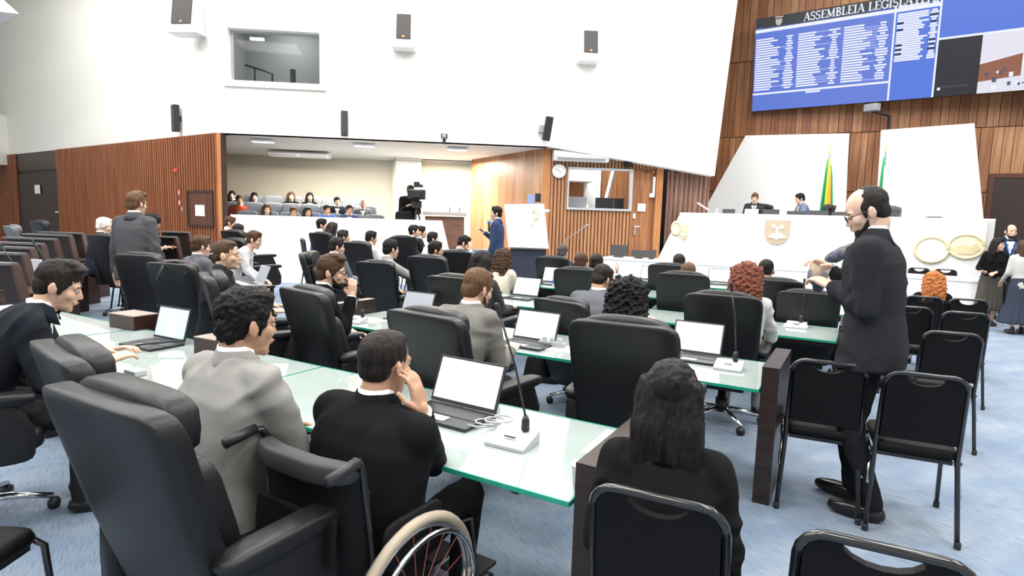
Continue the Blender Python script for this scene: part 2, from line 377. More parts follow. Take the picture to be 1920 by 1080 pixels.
for i in range(n):
    x = (i+.5)*bL/n
    if bd0-.03 < x < bd1+.03: segs = [(bz1+.08, BT)]
    elif bw0-.03 < x < bw1+.03: segs = [(0, bz0-.05), (bz1+.06, BT)]
    else: segs = [(0, BT)]
    for za, zb in segs: sl.box((x, -.015, (za+zb)/2), (.056, .05, zb-za))
o = sl.obj('slats', M_WOODS[1], booth); o['kind'] = 'stuff'
MB().box((-.1, .1, BT/2), (.2, .26, BT)).obj('corner_post', M_OAK, booth); MB().box((bL-.08, .1, BT/2), (.17, .3, BT)).obj('corner_post', M_OAK, booth)
g2 = bd1
MB().box(((bd0+bd1)/2, .05, bz1/2), (bd1-bd0-.02, .05, bz1)).obj('door_leaf', M_WOODS[0], booth)
MB().box((bd0-.02, -.02, bz1/2+.3), (.05, .06, bz1-.3)).obj('door_jamb', M_WOODS[3], booth)
MB().box((bd0+.09, .0, onB(1194, 432).z), (.05, .05, .22)).tube([(bd0+.09, -.03, onB(1194, 425).z), (bd0+.2, -.05, onB(1194, 425).z)], .016, 6).obj('door_handle', M_STEEL, booth)
MB().box((bd0+.06, .0, onB(1186, 405).z), (.06, .04, .12)).obj('door_lock', M_WHTP, booth)
wfr = MB(); W2 = bw1-bw0; Hb = bz1-bz0; cx = (bw0+bw1)/2
wfr.box((cx, -.03, bz0-.02), (W2+.08, .12, .05)).box((cx, -.03, bz1+.02), (W2+.08, .1, .05)).box((bw0-.02, -.03, (bz0+bz1)/2), (.04, .1, Hb)).box((bw1+.02, -.03, (bz0+bz1)/2), (.06, .1, Hb))
wfr.obj('window_frame', M_SILV, booth)
MB().box((cx, .08, (bz0+bz1)/2), (W2, .012, Hb)).obj('pane', M_PANE, booth)
# inside of the booth
ins = MB(); ins.box((bL/2-.1, 2.3, BT/2), (bL+.6, .06, BT)).obj('inner_wall', M_WOODS[0], booth)
MB().box((cx-.32, 2.1, 2.2), (.55, .06, 2.2)).box((cx+.25, 2.1, 2.2), (.55, .06, 2.2)).box((cx-.45, 1.6, bz1-.05), (1.2, .9, .3)).obj('inner_panels', M_PANELW, booth)
MB().box((cx-.2, 1.95, 1.9), (.45, .06, 1.5)).obj('inner_screen', M_OAK, booth)
MB().tube([(cx+.3, 1.0, bz0-.4), (cx+.62, 1.0, bz1+.2)], .06, 4).obj('inner_strut', M_PANELW, booth)
MB().box((cx, .55, bz0-.06), (W2, .7, .05)).obj('counter', M_PANELW, booth)
MB().box((bL/2, 1.2, BT), (bL+.5, 2.6, .06)).obj('booth_ceiling', M_PANELW, booth)
MB().box((bL/2, 1.2, .25), (bL, 2.4, .5)).obj('booth_floor', M_DKRED, booth)
lampb = bpy.data.lights.new('booth_light', 'AREA'); lampb.energy = 70; lampb.size = 1.2; lb = bpy.data.objects.new('booth_light', lampb); COL.objects.link(lb); lb.location = b0 + bdir*cx - bn*1.1 + V((0, 0, BT-.12))
# booth's long side wall facing the gallery (wood panels)
sd = gal(880, 300, GD-.7); sA = at(b0 - bdir*.18, 0); sB = at(gal(884, 300, 3.9), 0)
side = empty('wall_booth_side', (0, 0, 0)); side['kind'] = 'structure'
sdir = (sB-sA); k = 9
for i in range(k):
    a = sA + sdir*(i/k); b_ = sA + sdir*((i+.985)/k)
    MB().prism([at(a, 0), at(b_, 0), at(b_, ZG), at(a, ZG)], V((.12, 0, 0))).obj('panel', M_WOODS[(1, 3, 1, 0, 3, 1, 1, 3, 0)[i]], side)
# clock
ck = empty('wall_clock', onB(1048, 321, .07), rzW, 'round white wall clock beside the booth window', 'clock'); RX = Matrix.Rotation(math.pi/2, 3, 'X')
MB().lathe([(.16, 0), (.165, .02), (.155, .04), (.14, .035)], 32, R=RX).obj('case', M_WHTP, ck, True)
MB().lathe([(.138, .0355), (.138, .037)], 32, R=RX).obj('dial', M_PAPER, ck)
for k in range(12):
    a = k*math.pi/6; MB().box((math.sin(a)*.115, -.039, math.cos(a)*.115), (.008, .003, .022), R=Matrix.Rotation(a, 3, 'Y')).obj('hour_mark', M_BLKP, ck)
for a, L in ((2.2, .07), (5.2, .1)):
    MB().box((math.sin(a)*L/2, -.041, math.cos(a)*L/2), (.009, .003, L), R=Matrix.Rotation(a, 3, 'Y')).obj('hand', M_BLKP, ck)
# split air conditioners
def aircon(name, c, rz, L, H, D, label, louv=2):
    o = empty(name, c, rz, label, 'air conditioner')
    MB().prism([(-L/2, 0, H), (-L/2, -D*.75, H), (-L/2, -D, H*.55), (-L/2, -D*.8, 0), (-L/2, 0, 0)], (L, 0, 0)).obj('body', M_WHTP, o, bevel=.012)
    for i in range(louv):
        MB().box((-L/2+(i+.5)*L/louv, -D*.93, H*.22), (L/louv*.86, .03, H*.16), R=Matrix.Rotation(.35, 3, 'X')).obj('louvre', M_GRYP, o)
    return o
aircon('air_conditioner', onB(1086, 304, .05), rzW, 1.32, .24, .3, 'white wall air conditioner above the clock and booth window', 1)
g_ = gal(567, 284, 3.6); g_.z = ZG-.17; aircon('air_conditioner', g_, rzW, 1.6, .15, .5, 'white two-vent air conditioner under the gallery ceiling', 2)
# near-black sheet painting the gap's darkness, and curtain to the right of the booth
c0 = dy(1243, 330, 17.0); c1 = dy(1345, 330, 16.2)
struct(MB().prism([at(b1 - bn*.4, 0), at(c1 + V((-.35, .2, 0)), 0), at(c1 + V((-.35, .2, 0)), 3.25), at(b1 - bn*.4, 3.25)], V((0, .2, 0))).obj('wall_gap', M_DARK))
cu = MB(); ca = dy(1253, 340, 15.0); cb = dy(1331, 340, 15.0); N = 60; vs = []
for i in range(N+1):
    q = ca.lerp(cb, i/N); y = .05*math.sin(i*.9) + .03*math.sin(i*2.1+1)
    for z in (.3, 1.2, 2.2, 2.85+.04*math.sin(i*.4)): vs.append((q.x, q.y+y*(1.1 if z < 2 else .8), z))
cu.add(vs, [(i*4+j, (i+1)*4+j, (i+1)*4+j+1, i*4+j+1) for i in range(N) for j in range(3)])
o = tag(cu.obj('curtain', mat('brown_curtain', (.30, .17, .13), .85, var=((.4, .25, .2), 4, (8, 8, .5)))), 'brown gathered curtain hanging in the dark passage beside the booth', 'curtain')
sm = o.modifiers.new('thick', 'SOLIDIFY'); sm.thickness = .02

# ---------------------------------------------------------------- front wall of wooden planks with the big screen
SF = 18.6
F0 = ts(-8.5, SF); F1 = ts(9.5, SF)
wf = empty('wall_front', (0, 0, 0)); wf['kind'] = 'structure'
MB().prism([at(F0, 0), at(F1, 0), at(F1, CEIL), at(F0, CEIL)], NS*.2).obj('backing', M_RIBD, wf)
rzF = math.atan2(-.5, .866); pv = {}
tiers = [(0, 2.55), (2.57, 4.1), (4.12, 6.2), (6.22, CEIL)]
for j, (za, zb) in enumerate(tiers):
    t = -8.5; i = 0
    while t < 9.4:
        wpl = random.choice((.16, .2, .24)); k = (wpl, j, random.randrange(4))
        if k not in pv: pv[k] = MB().box((0, 0, 0), (wpl-.012, .05, zb-za)).mesh('plank'); pv[k].materials.append(M_WOODS[k[2]])
        o = bpy.data.objects.new('plank', pv[k]); COL.objects.link(o); o.parent = wf
        o.location = ts(t+wpl/2, SF-.025-random.random()*.012, (za+zb)/2); o.rotation_euler = (0, 0, rzF); t += wpl
# exit door, far right
dq = sy(1893, 420, SF-.08)
d3 = empty('door_2', at(dq, 0), rzF); d3['kind'] = 'structure'
MB().box((.35, 0, 1.45), (1.5, .06, 2.9)).obj('door_leaf', M_DDOOR, d3); loc_frame('door_frame', 1.5, 2.9, .1, .1, M_DOORW, d3).location = (.35, 0, 0)

# ---- LED screen
SS = SF-.3
SYAW, STILT, SH = math.radians(-36.5), math.radians(5.5), 2.43          # the board hangs turned and tipped towards the hall
SR = Euler((STILT, 0, SYAW)).to_matrix(); SX = SR @ V((1, 0, 0)); SN = SR @ V((0, -1, 0)); SZV = SR @ V((0, 0, 1))
SBL = plane_pt(1410, 209, NS*SS, NS)
tt = lambda p: p.dot(UT)
def onF(px, py, off=0.0): return plane_pt(px, py, SBL, SN)
scr = empty('video_wall', SBL, 0, 'huge blue vote display board on the planked front wall', 'screen'); scr.rotation_euler = (STILT, 0, SYAW)
SW = 8.6
MB().box((SW/2, .12, SH/2), (SW, .22, SH)).obj('cabinet', M_BLKP, scr)
for x_ in (1.5, 4.3, 7.1): MB().box((x_, .25+x_*.06, SH*.5), (.12, .2+x_*.16, .5)).obj('wall_bracket', M_BLKP, scr)
X = lambda p: (p-SBL).dot(SX)
def scol(k, c, e=1.0):                                       # light-emitting panel: black glass that glows
    m = mat('led_'+k, (.01, .01, .012), .5, spec=.2, emit=.01); b = m.node_tree.nodes['Principled BSDF']; b.inputs['Emission Color'].default_value = (*c, 1); b.inputs['Emission Strength'].default_value = .74
    return m
LB = scol('blue', (.12, .20, .66)); LB2 = scol('deep_blue', (.085, .18, .70)); LP = scol('pale_blue', (.32, .38, .78)); LG = scol('charcoal', (.045, .05, .05)); LK = scol('black', (.010, .011, .014)); LW_ = scol('white', (.84, .87, 1.0))
def panel(name, x0, x1, z0, z1, m, d=.0): return MB().box(((x0+x1)/2, -.004-d, (z0+z1)/2), (x1-x0, .008, z1-z0)).obj(name, m, scr)
xA = X(onF(1668, 150)); xB = X(onF(1752, 140)); xC = X(onF(1836, 130))
panel('table_area', 0, xA, 0, SH*.90, LB); panel('side_area', xA, xB, 0, SH*.90, LB2)
panel('header_band', 0, xB, SH*.88, SH, LG)
panel('upper_area', xB, SW, SH*.54, SH, LB2); panel('camera_area', xB, xC, 0, SH*.54, LK)
panel('white_rule', 0, xB, SH*.845, SH*.88, LW_, .006)
panel('white_rule', 0, xA, SH*.175, SH*.195, LW_, .006); panel('divider', xA-.02, xA+.02, 0, SH*.9, LW_, .006); panel('divider', xB-.02, xB+.02, 0, SH, LW_, .006)
panel('white_rule', xB, SW, SH*.53, SH*.55, LW_, .006)
panel('status_bar', xB+.08, xC-.15, SH*.08, SH*.095, LG, .006); panel('status_dot', xB+.08, xB+.14, SH*.06, SH*.085, LW_, .006)
rows = MB(); band = MB(); dk = MB(); rs = random.Random(3)
NR = 22
for cpos in range(3):
    xa = .03 + cpos*(xA-.05)/3; wcol = (xA-.05)/3
    for r in range(NR):
        z = SH*.77 - r*(SH*.565/NR); L = wcol*rs.uniform(.36, .62)
        rows.box((xa+L/2, -.009, z), (L, .004, SH*.016))
        band.box((xa+wcol*.3+.1, -.0085, z-SH*.002), (wcol*rs.uniform(.55, .7), .003, SH*.014)) if rs.random() < .5 else None
        L2 = wcol*rs.uniform(.08, .27); rows.box((xa+wcol*.8, -.009, z), (L2, .004, SH*.016))
for r in range(24):
    z = SH*.86 - r*(SH*.5/24) + (SH*.03 if r < 2 else 0); wc = xB-xA; L = wc*rs.uniform(.35, .6)
    (dk if r in (6, 9, 16, 18, 20) else rows).box((xA+.06+wc*.07, -.010, z), (wc*.15, .004, SH*.016))
    rows.box((xA+.06+wc*.13+L/2, -.0095, z), (L, .004, SH*.016))
    (dk if r in (4, 7, 15, 17, 19) else rows).box((xA+wc*.87, -.0095, z), (wc*rs.uniform(.1, .2), .004, SH*.016))
rows.box((xA*.47, -.009, SH*.16), (.35, .004, SH*.02))
for nme, b_, m in (('text_rows', rows, LW_), ('row_bands', band, LP), ('dark_entries', dk, LK)):
    o = b_.obj(nme, m, scr); o['kind'] = 'stuff'
def text(body, size, m, parent, loc, name, extr=.002, rot=(math.pi/2, 0, 0), off=0):
    cu = bpy.data.curves.new(name, 'FONT'); cu.body = body; cu.size = size; cu.extrude = extr; cu.offset = off; cu.resolution_u = 2
    o = bpy.data.objects.new(name, cu); COL.objects.link(o); bpy.context.view_layer.update()
    me = bpy.data.meshes.new_from_object(o.evaluated_get(bpy.context.evaluated_depsgraph_get())); bpy.data.objects.remove(o)
    me.materials.append(m); q = bpy.data.objects.new(name, me); COL.objects.link(q); q.parent = parent; q.location = loc; q.rotation_euler = rot; return q
# serif capitals drawn as strokes: thick stems, thin strokes and slab feet
def serif_text(body, h, m, parent, x, z, name):
    b = MB(); T, t_ = .17, .07
    def bar(p, q, wd):
        p = V((p[0], 0, p[1])); q = V((q[0], 0, q[1])); d = (q-p); L = d.length; a = math.atan2(d.z, d.x)
        c = (p+q)/2; b.box((x0_+c.x*h, -.012, z+c.z*h), ((L)*h, .004, wd*h), R=Matrix.Rotation(-a, 3, 'Y'))
    def arc(cx, cz, rx, rz, a0, a1, wd, n=7):
        P = [(cx+rx*math.cos(a0+(a1-a0)*i/n), cz+rz*math.sin(a0+(a1-a0)*i/n)) for i in range(n+1)]
        for i in range(n): bar(P[i], P[i+1], wd)
    x0_ = x; pi = math.pi
    for ch in body:
        wd_ = dict(A=.82, S=.6, E=.7, M=.98, B=.7, L=.66, I=.4, G=.82, T=.74, V=.82).get(ch, .35)
        if ch == 'A': bar((.08, 0), (.4, 1), t_); bar((.7, 0), (.4, 1), T); bar((.2, .35), (.6, .35), t_); bar((0, .03), (.2, .03), t_); bar((.55, .03), (.82, .03), t_)
        if ch == 'V': bar((.1, 1), (.4, 0), T); bar((.7, 1), (.4, 0), t_); bar((0, .97), (.25, .97), t_); bar((.58, .97), (.82, .97), t_)
        if ch in 'EBLIT':
            xs = .37 if ch == 'T' else (.2 if ch != 'I' else .18); bar((xs, 0), (xs, 1), T); bar((xs-.17, .03), (xs+.17, .03), t_)
            if ch != 'T': bar((xs-.17, .97), (xs+.17, .97), t_)
        if ch == 'E': bar((.2, .97), (.62, .97), t_); bar((.2, .5), (.52, .5), t_); bar((.2, .03), (.65, .03), t_); bar((.62, .97), (.62, .78), t_); bar((.65, .03), (.65, .25), t_)
        if ch == 'L': bar((.2, .03), (.6, .03), t_); bar((.6, .03), (.6, .28), t_)
        if ch == 'T': bar((.03, .97), (.71, .97), t_); bar((.04, .97), (.04, .75), t_); bar((.7, .97), (.7, .75), t_)
        if ch == 'B': arc(.25, .75, .3, .23, -pi/2, pi/2, T*.8); arc(.25, .26, .37, .25, -pi/2, pi/2, T*.8)
        if ch == 'M': bar((.15, 0), (.15, 1), t_); bar((.8, 0), (.8, 1), T); bar((.15, 1), (.47, .05), T); bar((.47, .05), (.8, 1), t_); bar((0, .03), (.28, .03), t_); bar((.66, .03), (.95, .03), t_)
        if ch == 'S': arc(.29, .74, .22, .24, .3, 1.5*pi, T*.75, 8); arc(.29, .26, .24, .25, pi/2, -pi+.3, T*.75, 8)
        if ch == 'G': arc(.42, .5, .36, .48, .5, 2*pi-.3, T*.8, 12); bar((.7, .05), (.7, .42), T); bar((.52, .42), (.8, .42), t_)
        x0_ += wd_*h
    return b.obj(name, m, parent)
tx0 = X(onF(1507, 33)); tx1 = X(onF(1622, 14)); th = SH*.085
serif_text('ASSEMBLEIA LEGISLATIVA', (tx1-tx0)/(.82+.6+.6+.7+.98+.7+.66+.7+.4+.82), LW_, scr, tx0, SH*.90, 'title_text')
cx = X(onF(1461, 34)); b_ = MB(); b_.prism([(cx-.08, -.012, SH*.965), (cx-.08, -.012, SH*.93), (cx-.05, -.012, SH*.905), (cx, -.012, SH*.895), (cx+.05, -.012, SH*.905), (cx+.08, -.012, SH*.93), (cx+.08, -.012, SH*.965)], (0, -.004, 0)); b_.box((cx, -.013, SH*.985), (.2, .004, .035)); b_.obj('header_crest', scol('crest', (.55, .5, .45), .5), scr)
# the live picture of the hall shown in the lower right of the board
z1 = SH*.53
for nm, m, pts in (('feed_wall', scol('feed_wall', (.75, .75, .85), .7), [(xC, 0), (SW-.6, 0), (SW-.6, z1), (xC, z1)]),
                   ('feed_slope', scol('feed_slope', (.92, .92, .95), .8), [(xC, z1*.52), (xC+1.6, z1*.72), (SW-.6, z1*.8), (SW-.6, z1*.45), (xC, z1*.4)]),
                   ('feed_wood', scol('feed_wood', (.28, .10, .05), .6), [(xC, z1*.2), (xC+.75, z1*.25), (xC+.75, z1*.62), (xC, z1*.5)]),
                   ('feed_wood', scol('feed_wood', (.28, .10, .05), .6), [(xC+.95, z1*.25), (xC+1.5, z1*.25), (xC+1.5, z1*.5), (xC+.95, z1*.6)])):
    k = {'feed_wall': .004, 'feed_slope': .008, 'feed_wood': .012}[nm]
    MB().prism([(x, -.004-k, z) for x, z in pts], (0, -.003, 0)).obj(nm, m, scr)
fp = MB(); fw = MB()
for i in range(60):
    x = xC+.06+rs.random()*(SW-.8-xC); z = z1*(.05+.33*rs.random()); s_ = .03+.05*rs.random()
    (fw if i % 3 == 0 else fp).box((x, -.019-.0002*i, z), (s_, .002, s_*1.4))
o = fp.obj('feed_people', scol('feed_dark', (.07, .09, .15), .5), scr); o['kind'] = 'stuff'; o = fw.obj('feed_desks', LW_, scr); o['kind'] = 'stuff'

# ---- surveillance camera on its arm
cc = plane_pt(1668, 243, NS*(SF-.4), NS); c1_ = plane_pt(1668, 218, NS*(SF-.4), NS); c2_ = plane_pt(1634, 208, NS*(SF-.7), NS)
o = empty('security_camera', cc, 0, 'small security camera on a bent black arm below the display board', 'camera')
MB().tube([(0, 0, -.35), c1_-cc, c2_-cc], .035, 8).obj('arm', M_BLKP, o); MB().box(c2_-cc+V((-.05, -.1, .06)), (.2, .32, .18), .5).obj('housing', M_GRYP, o, bevel=.02)
MB().box(V((0, .2, -.1)), (.12, .5, .12), rzF).obj('bracket', M_BLKP, o)

# ================================================================== THE DAIS
SD = 14.6
def onD(px, py, off=0.0): return plane_pt(px, py, NS*(SD-off), NS)
dl = onD(1275, 397); dr_ = onD(1866, 420); dbl = onD(1233, 482); zt = (dl.z+dr_.z)/2
drb = onD(1866, 600)
dais = empty('dais_desk', ts(tt(dl), SD), rzF, 'long white dais desk with gold emblems below the display board', 'desk')
Lx = tt(dr_)-tt(dl); kx = (tt(dbl)-tt(dl))/(dl.z-dbl.z)
MB().prism([(0, 0, zt), (Lx, 0, zt), (Lx, 0, 0), (kx*zt, 0, 0)], (0, .12, 0)).obj('front_panel', M_PANELW, dais)
MB().prism([(0, 0, zt), (0, .8, zt), (Lx, .8, zt), (Lx, 0, zt)], (0, 0, .04)).obj('worktop', M_PANELW, dais)
DZ = zt - .78
MB().box((Lx/2+.2, 2.0, DZ/2), (Lx+.3, 3.6, DZ)).obj('platform', M_CARPET, dais)
MB().prism([(Lx-.12, 0, zt), (Lx-.12, .8, zt), (Lx-.12, .8, 0), (Lx-.12, 0, 0)], (.12, 0, 0)).obj('end_panel', M_PANELW, dais)
def relief(name, px, py, w_, h_, kind, label, m):
    c = onD(px, py, .0); o = empty(name, c - NS*.005, rzF, label, 'emblem')
    if kind == 'shield':
        out = [(-.5, .5), (.5, .5), (.5, -.05), (.42, -.3), (.22, -.45), (0, -.5), (-.22, -.45), (-.42, -.3), (-.5, -.05)]
        MB().prism([(a*w_, 0, b*h_) for a, b in out], (0, -.03, 0)).obj('shield', m, o)
        r = MB().box((0, -.035, -.03*h_), (.1*w_, .03, .5*h_)); r.box((-.15*w_, -.035, .25*h_), (.12*w_, .03, .16*h_)); r.ell((.18*w_, -.03, .22*h_), (.1*w_, .03, .09*h_)); r.prism([(-.38*w_, -.03, -.2*h_), (-.1*w_, -.03, .0), (-.05*w_, -.03, -.25*h_)], (0, -.02, 0)); r.prism([(.38*w_, -.03, -.2*h_), (.1*w_, -.03, .02), (.05*w_, -.03, -.25*h_)], (0, -.02, 0))
        r.obj('relief', M_PANELW, o)
    if kind == 'ring':
        P = [(w_/2*math.cos(a*math.pi/16), -.02, h_/2*math.sin(a*math.pi/16)) for a in range(33)]; MB().tube(P, .035, 6).obj('ring', m, o, True)
        MB().prism([(w_*.46*math.cos(a*math.pi/12), 0, h_*.46*math.sin(a*math.pi/12)) for a in range(24)], (0, -.015, 0)).obj('field', M_PANELW, o)
    if kind == 'disc':
        MB().prism([(w_/2*math.cos(a*math.pi/14), 0, h_/2*math.sin(a*math.pi/14)) for a in range(28)], (0, -.02, 0)).obj('disc', mat('pale_gold', (.86, .80, .58), .4, metal=.2), o)
        P = [(w_/2*math.cos(a*math.pi/16), -.02, h_/2*math.sin(a*math.pi/16)) for a in range(33)]; MB().tube(P, .03, 6).obj('rim', m, o, True)
        MB().prism([(-.4*w_, -.02, -.1*h_), (-.1*w_, -.02, .12*h_), (.1*w_, -.02, -.02*h_), (.28*w_, -.02, .16*h_), (.42*w_, -.02, -.1*h_), (.2*w_, -.02, -.33*h_), (-.2*w_, -.02, -.33*h_)], (0, -.02, 0)).obj('relief', M_GOLD, o)
    return o
relief('dais_emblem', 1457, 436, .52, .55, 'shield', 'bronze shield-shaped coat of arms at the middle of the white dais', M_BRNZ)
relief('dais_emblem', 1746, 468, .55, .5, 'ring', 'thin gold ring emblem on the white dais, beside the gold disc', M_GOLD)
relief('dais_emblem', 1811, 462, .56, .46, 'disc', 'gold relief disc at the end of the white dais by the standing women', M_GOLD)
relief('dais_emblem', 1268, 428, .2, .3, 'ring', 'small gold oval at the sloping end of the dais', M_GOLD)
relief('dais_emblem', 1282, 436, .22, .34, 'shield', 'small gold shield at the sloping end of the dais', M_GOLD)
# tall white back panels
def backpanel(px, sp, label):
    P = [plane_pt(x, y, NS*sp, NS) for x, y in px]
    o = tag(MB().prism(P, NS*.14).obj('dais_back_panel', M_PANELW), label, 'panel', 'white panels behind the dais'); return o
SP = 17.7
backpanel([(1398, 254), (1592, 250), (1584, 430), (1300, 430)], SP, 'tall white panel with a sloping side behind the yellow, green and blue flag')
backpanel([(1652, 244), (1827, 231), (1846, 430), (1640, 430)], SP, 'tall white panel behind the dais, beside the green and white flag')
# flags
def flag(px0, py0, px1, py1, label, cols, sp):
    a = plane_pt(px0, py0, NS*sp, NS); b = plane_pt(px1, py1, NS*sp, NS); H = a.z; base = V((b.x, b.y, DZ))
    o = empty('flag_on_pole', base, 0, label, 'flag')
    MB().tube([(0, 0, 0), a-base], .018, 8).obj('pole', M_STEEL, o); MB().lathe([(.2, 0), (.2, .03), (.05, .06), (.03, .12)], 20).obj('pole_base', M_STEEL, o)
    MB().prism([a-base+V((0, 0, .22)), a-base+V((.035, 0, 0)), a-base+V((-.035, 0, 0))], (0, .02, 0)).obj('spearhead', M_GOLD, o)
    L = (a-base).length-.12; d = (base-a).normalized(); N = 22
    for ci, (z0, z1, x0, x1, m) in enumerate(cols):
        vs = []; J = 8
        for j in range(J+1):
            f = z0+(z1-z0)*j/J; wd = .06 + .30*f**.8; c = a-base + V((0, 0, -.12)) + d*(f*L*.98)
            for i in range(N+1):
                u = x0+(x1-x0)*i/N; vs.append(c + UT*(wd*(u-.45)) - NS*(.06+.05*math.sin(u*16+1+f)*f+.025*math.sin(u*33)))
        q = MB().add(vs, [(j*(N+1)+i, j*(N+1)+i+1, (j+1)*(N+1)+i+1, (j+1)*(N+1)+i) for j in range(J) for i in range(N)]).obj('cloth', m, o, True)
        s_ = q.modifiers.new('thick', 'SOLIDIFY'); s_.thickness = .012
    return o
FGN = mat('flag_green', (.02, .33, .12), .7); FY = mat('flag_yellow', (.85, .68, .06), .7); FBL = mat('flag_blue', (.05, .1, .55), .7); FW = mat('flag_white', (.86, .87, .86), .7); FOR = mat('flag_orange', (.75, .38, .08), .7)
flag(1556, 288, 1548, 405, 'flag of green, yellow and blue cloth on a pole behind the dais', [(0, .95, 0, .3, FGN), (0, .55, .3, .75, FY), (.55, .72, .3, .75, FBL), (.72, .97, .3, .75, FY), (.1, .97, .75, .86, FOR), (.08, .9, .86, 1.05, FGN)], SP-1.2)
flag(1661, 284, 1657, 405, 'flag of green and white cloth on a pole behind the dais', [(0, .95, 0, .28, FGN), (.1, .95, .28, .8, FW), (.62, .72, .4, .6, FBL), (.45, .95, .8, 1.0, FGN)], SP-1.2)
# lower white table in front of the dais
SL = 13.0
la = plane_pt(1127, 468, NS*SL, NS); lb_ = plane_pt(1853, 545, NS*SL, NS); lz = (la.z+lb_.z)/2
lt = empty('clerks_table', ts(tt(la), SL), rzF, 'long low white table standing before the dais', 'table'); LL = tt(lb_)-tt(la)
MB().box((LL/2, .4, lz-.02), (LL, .8, .04)).obj('table_top', M_PANELW, lt); MB().box((LL/2, .05, (lz-.04)/2), (LL, .06, lz-.04)).obj('front_panel', M_PANELW, lt)
MB().box((LL-.03, .4, (lz-.04)/2), (.06, .76, lz-.04)).obj('end_panel', M_PANELW, lt); MB().box((.03, .4, (lz-.04)/2), (.06, .76, lz-.04)).obj('end_panel', M_PANELW, lt)
# tribune (speaker's stand) near the booth
TB = 12.3
tp = [dy(945, 383, TB), dy(1020, 382, TB), dy(1029, 466, TB), dy(953, 463, TB)]
tr = empty('tribune', at((tp[2]+tp[3])/2, 0), 0, "white slant-sided speaker's tribune on a dark base beside the steps", 'lectern')
tb = V(tr.location); MB().prism([p-tb for p in tp], (0, .12, 0)).obj('front_panel', M_PANELW, tr)
MB().box((0, .5, tp[2].z/2-.02), ((tp[2]-tp[3]).length*.9, .8, tp[2].z-.02)).obj('base', M_NAVYC, tr)
MB().box((.02, .45, tp[0].z-.1), ((tp[1]-tp[0]).length*.95, .75, .05)).obj('reading_top', M_PANELW, tr)
c = dy(1003, 405, TB-.02)-tb; r = MB()
for a in range(5): r.ell(c + V((.05*math.sin(a*1.3), -.01, .12-.07*a)), (.07-.01*a, .012, .05))
r.obj('emblem', mat('pale_gold', (.86, .80, .58), .4), tr)
t0 = dy(936, 373, TB+.3); o = empty('tribune_monitor', at((dy(985, 381, TB+.3)), tp[0].z-.075), 0, 'slim monitor glowing blue on the tribune', 'monitor')
MB().box((.0, 0, .03), (.35, .2, .06)).obj('stand', M_BLKP, o); MB().box((.12, .02, .2), (.14, .03, .2), .5).obj('screen', scol('monitor', (.4, .5, .9), .8), o); MB().box((.26, .1, .24), (.12, .05, .18), .4).obj('speaker', M_BLKP, o)

# ---- loudspeakers and cameras on the white wall
M_BOXW = mat('speaker_box_white', (.84, .83, .80), .5)
for i, (px0, px1, py0, py1, lab) in enumerate(((340, 383, 3, 66, 'above the column speaker left of the window'), (741, 778, 29, 92, 'between the window and the tilted speaker'), (1083, 1120, 60, 116, 'nearest the planked front wall'))):
    fW = onL if i == 0 else onW
    a = fW(px0, py1, .0); b = fW(px1, py0, .0); wd = (at(b, 0)-at(a, 0)).length; hg = b.z-a.z
    if i == 0: wd = .62; hg = dy(362, 3, a.y).z-dy(362, 66, a.y).z; b = a
    if i == 0: a = fW(362, 66, .12); b = a
    o = empty('wall_loudspeaker', at((a+b)/2, a.z), rzW-.2 if i == 0 else rzW, 'white boxed loudspeaker with dark grille '+lab, 'loudspeaker', 'boxed loudspeakers on the white wall')
    MB().prism([(-wd/2, 0, 0), (-wd/2, -.42, 0), (-wd/2, -.30, hg), (-wd/2, 0, hg)], (wd, 0, 0)).obj('housing', M_BOXW, o)
    tl = math.atan2(.12, hg)
    MB().box((0, -.372, hg*.52), (wd*.72, .03, hg*.72), R=Matrix.Rotation(-tl, 3, 'X')).obj('grille', M_GRILL, o)
    MB().box((0, -.41, hg*.22), (.05, .03, .05)).obj('badge', mat('orange_badge', (.8, .25, .08), .5, emit=.4), o)
    MB().box((0, -.2, -.03), (wd*1.15, .46, .05)).obj('shelf', M_BOXW, o)
for px, y0, y1, wdp, lab, tlt in ((330, 196, 247, 15, 'slim black column speaker on the white wall above the ribbed wood', 0), (646, 208, 255, 13, 'slim black column speaker above the gallery opening', .02)):
    f = onL if px < 413 else onW
    a = f(px, y1, .12); b = f(px, y0, .12); o = empty('column_speaker', a, rzL if px < 413 else rzW, lab, 'loudspeaker')
    hg = b.z-a.z; wd = wdp*a.y/FPX*.9
    MB().box((0, 0, hg/2), (wd, .12, hg)).obj('cabinet', M_BLKP, o, bevel=.015); MB().box((0, -.065, hg/2), (wd*.8, .01, hg*.94)).obj('grille', M_GRILL, o); MB().box((0, .09, hg/2), (.06, .08, .12)).obj('bracket', M_BLKP, o)
a = onW(1026, 264, .25); o = empty('tilted_speaker', a, rzW, 'black loudspeaker tilted on a wall bracket above the booth corner', 'loudspeaker')
MB().box((0, 0, .27), (.17, .2, .54), R=Matrix.Rotation(.12, 3, 'Y') @ Matrix.Rotation(.15, 3, 'X')).obj('cabinet', M_BLKP, o, bevel=.02); MB().box((-.13, .1, .26), (.12, .24, .16)).obj('bracket', M_GRYP, o)
a = onW(833, 262, .12); o = empty('dome_camera', a, rzW, 'small black camera on the white wall above the gallery pillar', 'camera')
MB().box((0, 0, .08), (.15, .16, .1)).obj('housing', M_BLKP, o, bevel=.02); MB().lathe([(.05, 0), (.05, .05), (.035, .06)], 12, (0, -.08, .06), R=RX).obj('lens', M_GRYP, o, True); MB().box((0, .06, -.02), (.06, .06, .14)).obj('mount', M_BLKP, o)
a = onB(1177, 306, .1); o = tag(MB().box(a, (.17, .18, .15), rzW).box(a + V((0, -.09, -.02)), (.08, .06, .08), rzW).obj('booth_camera', M_BLKP), 'small dark camera box under the white wall edge above the booth door', 'camera')
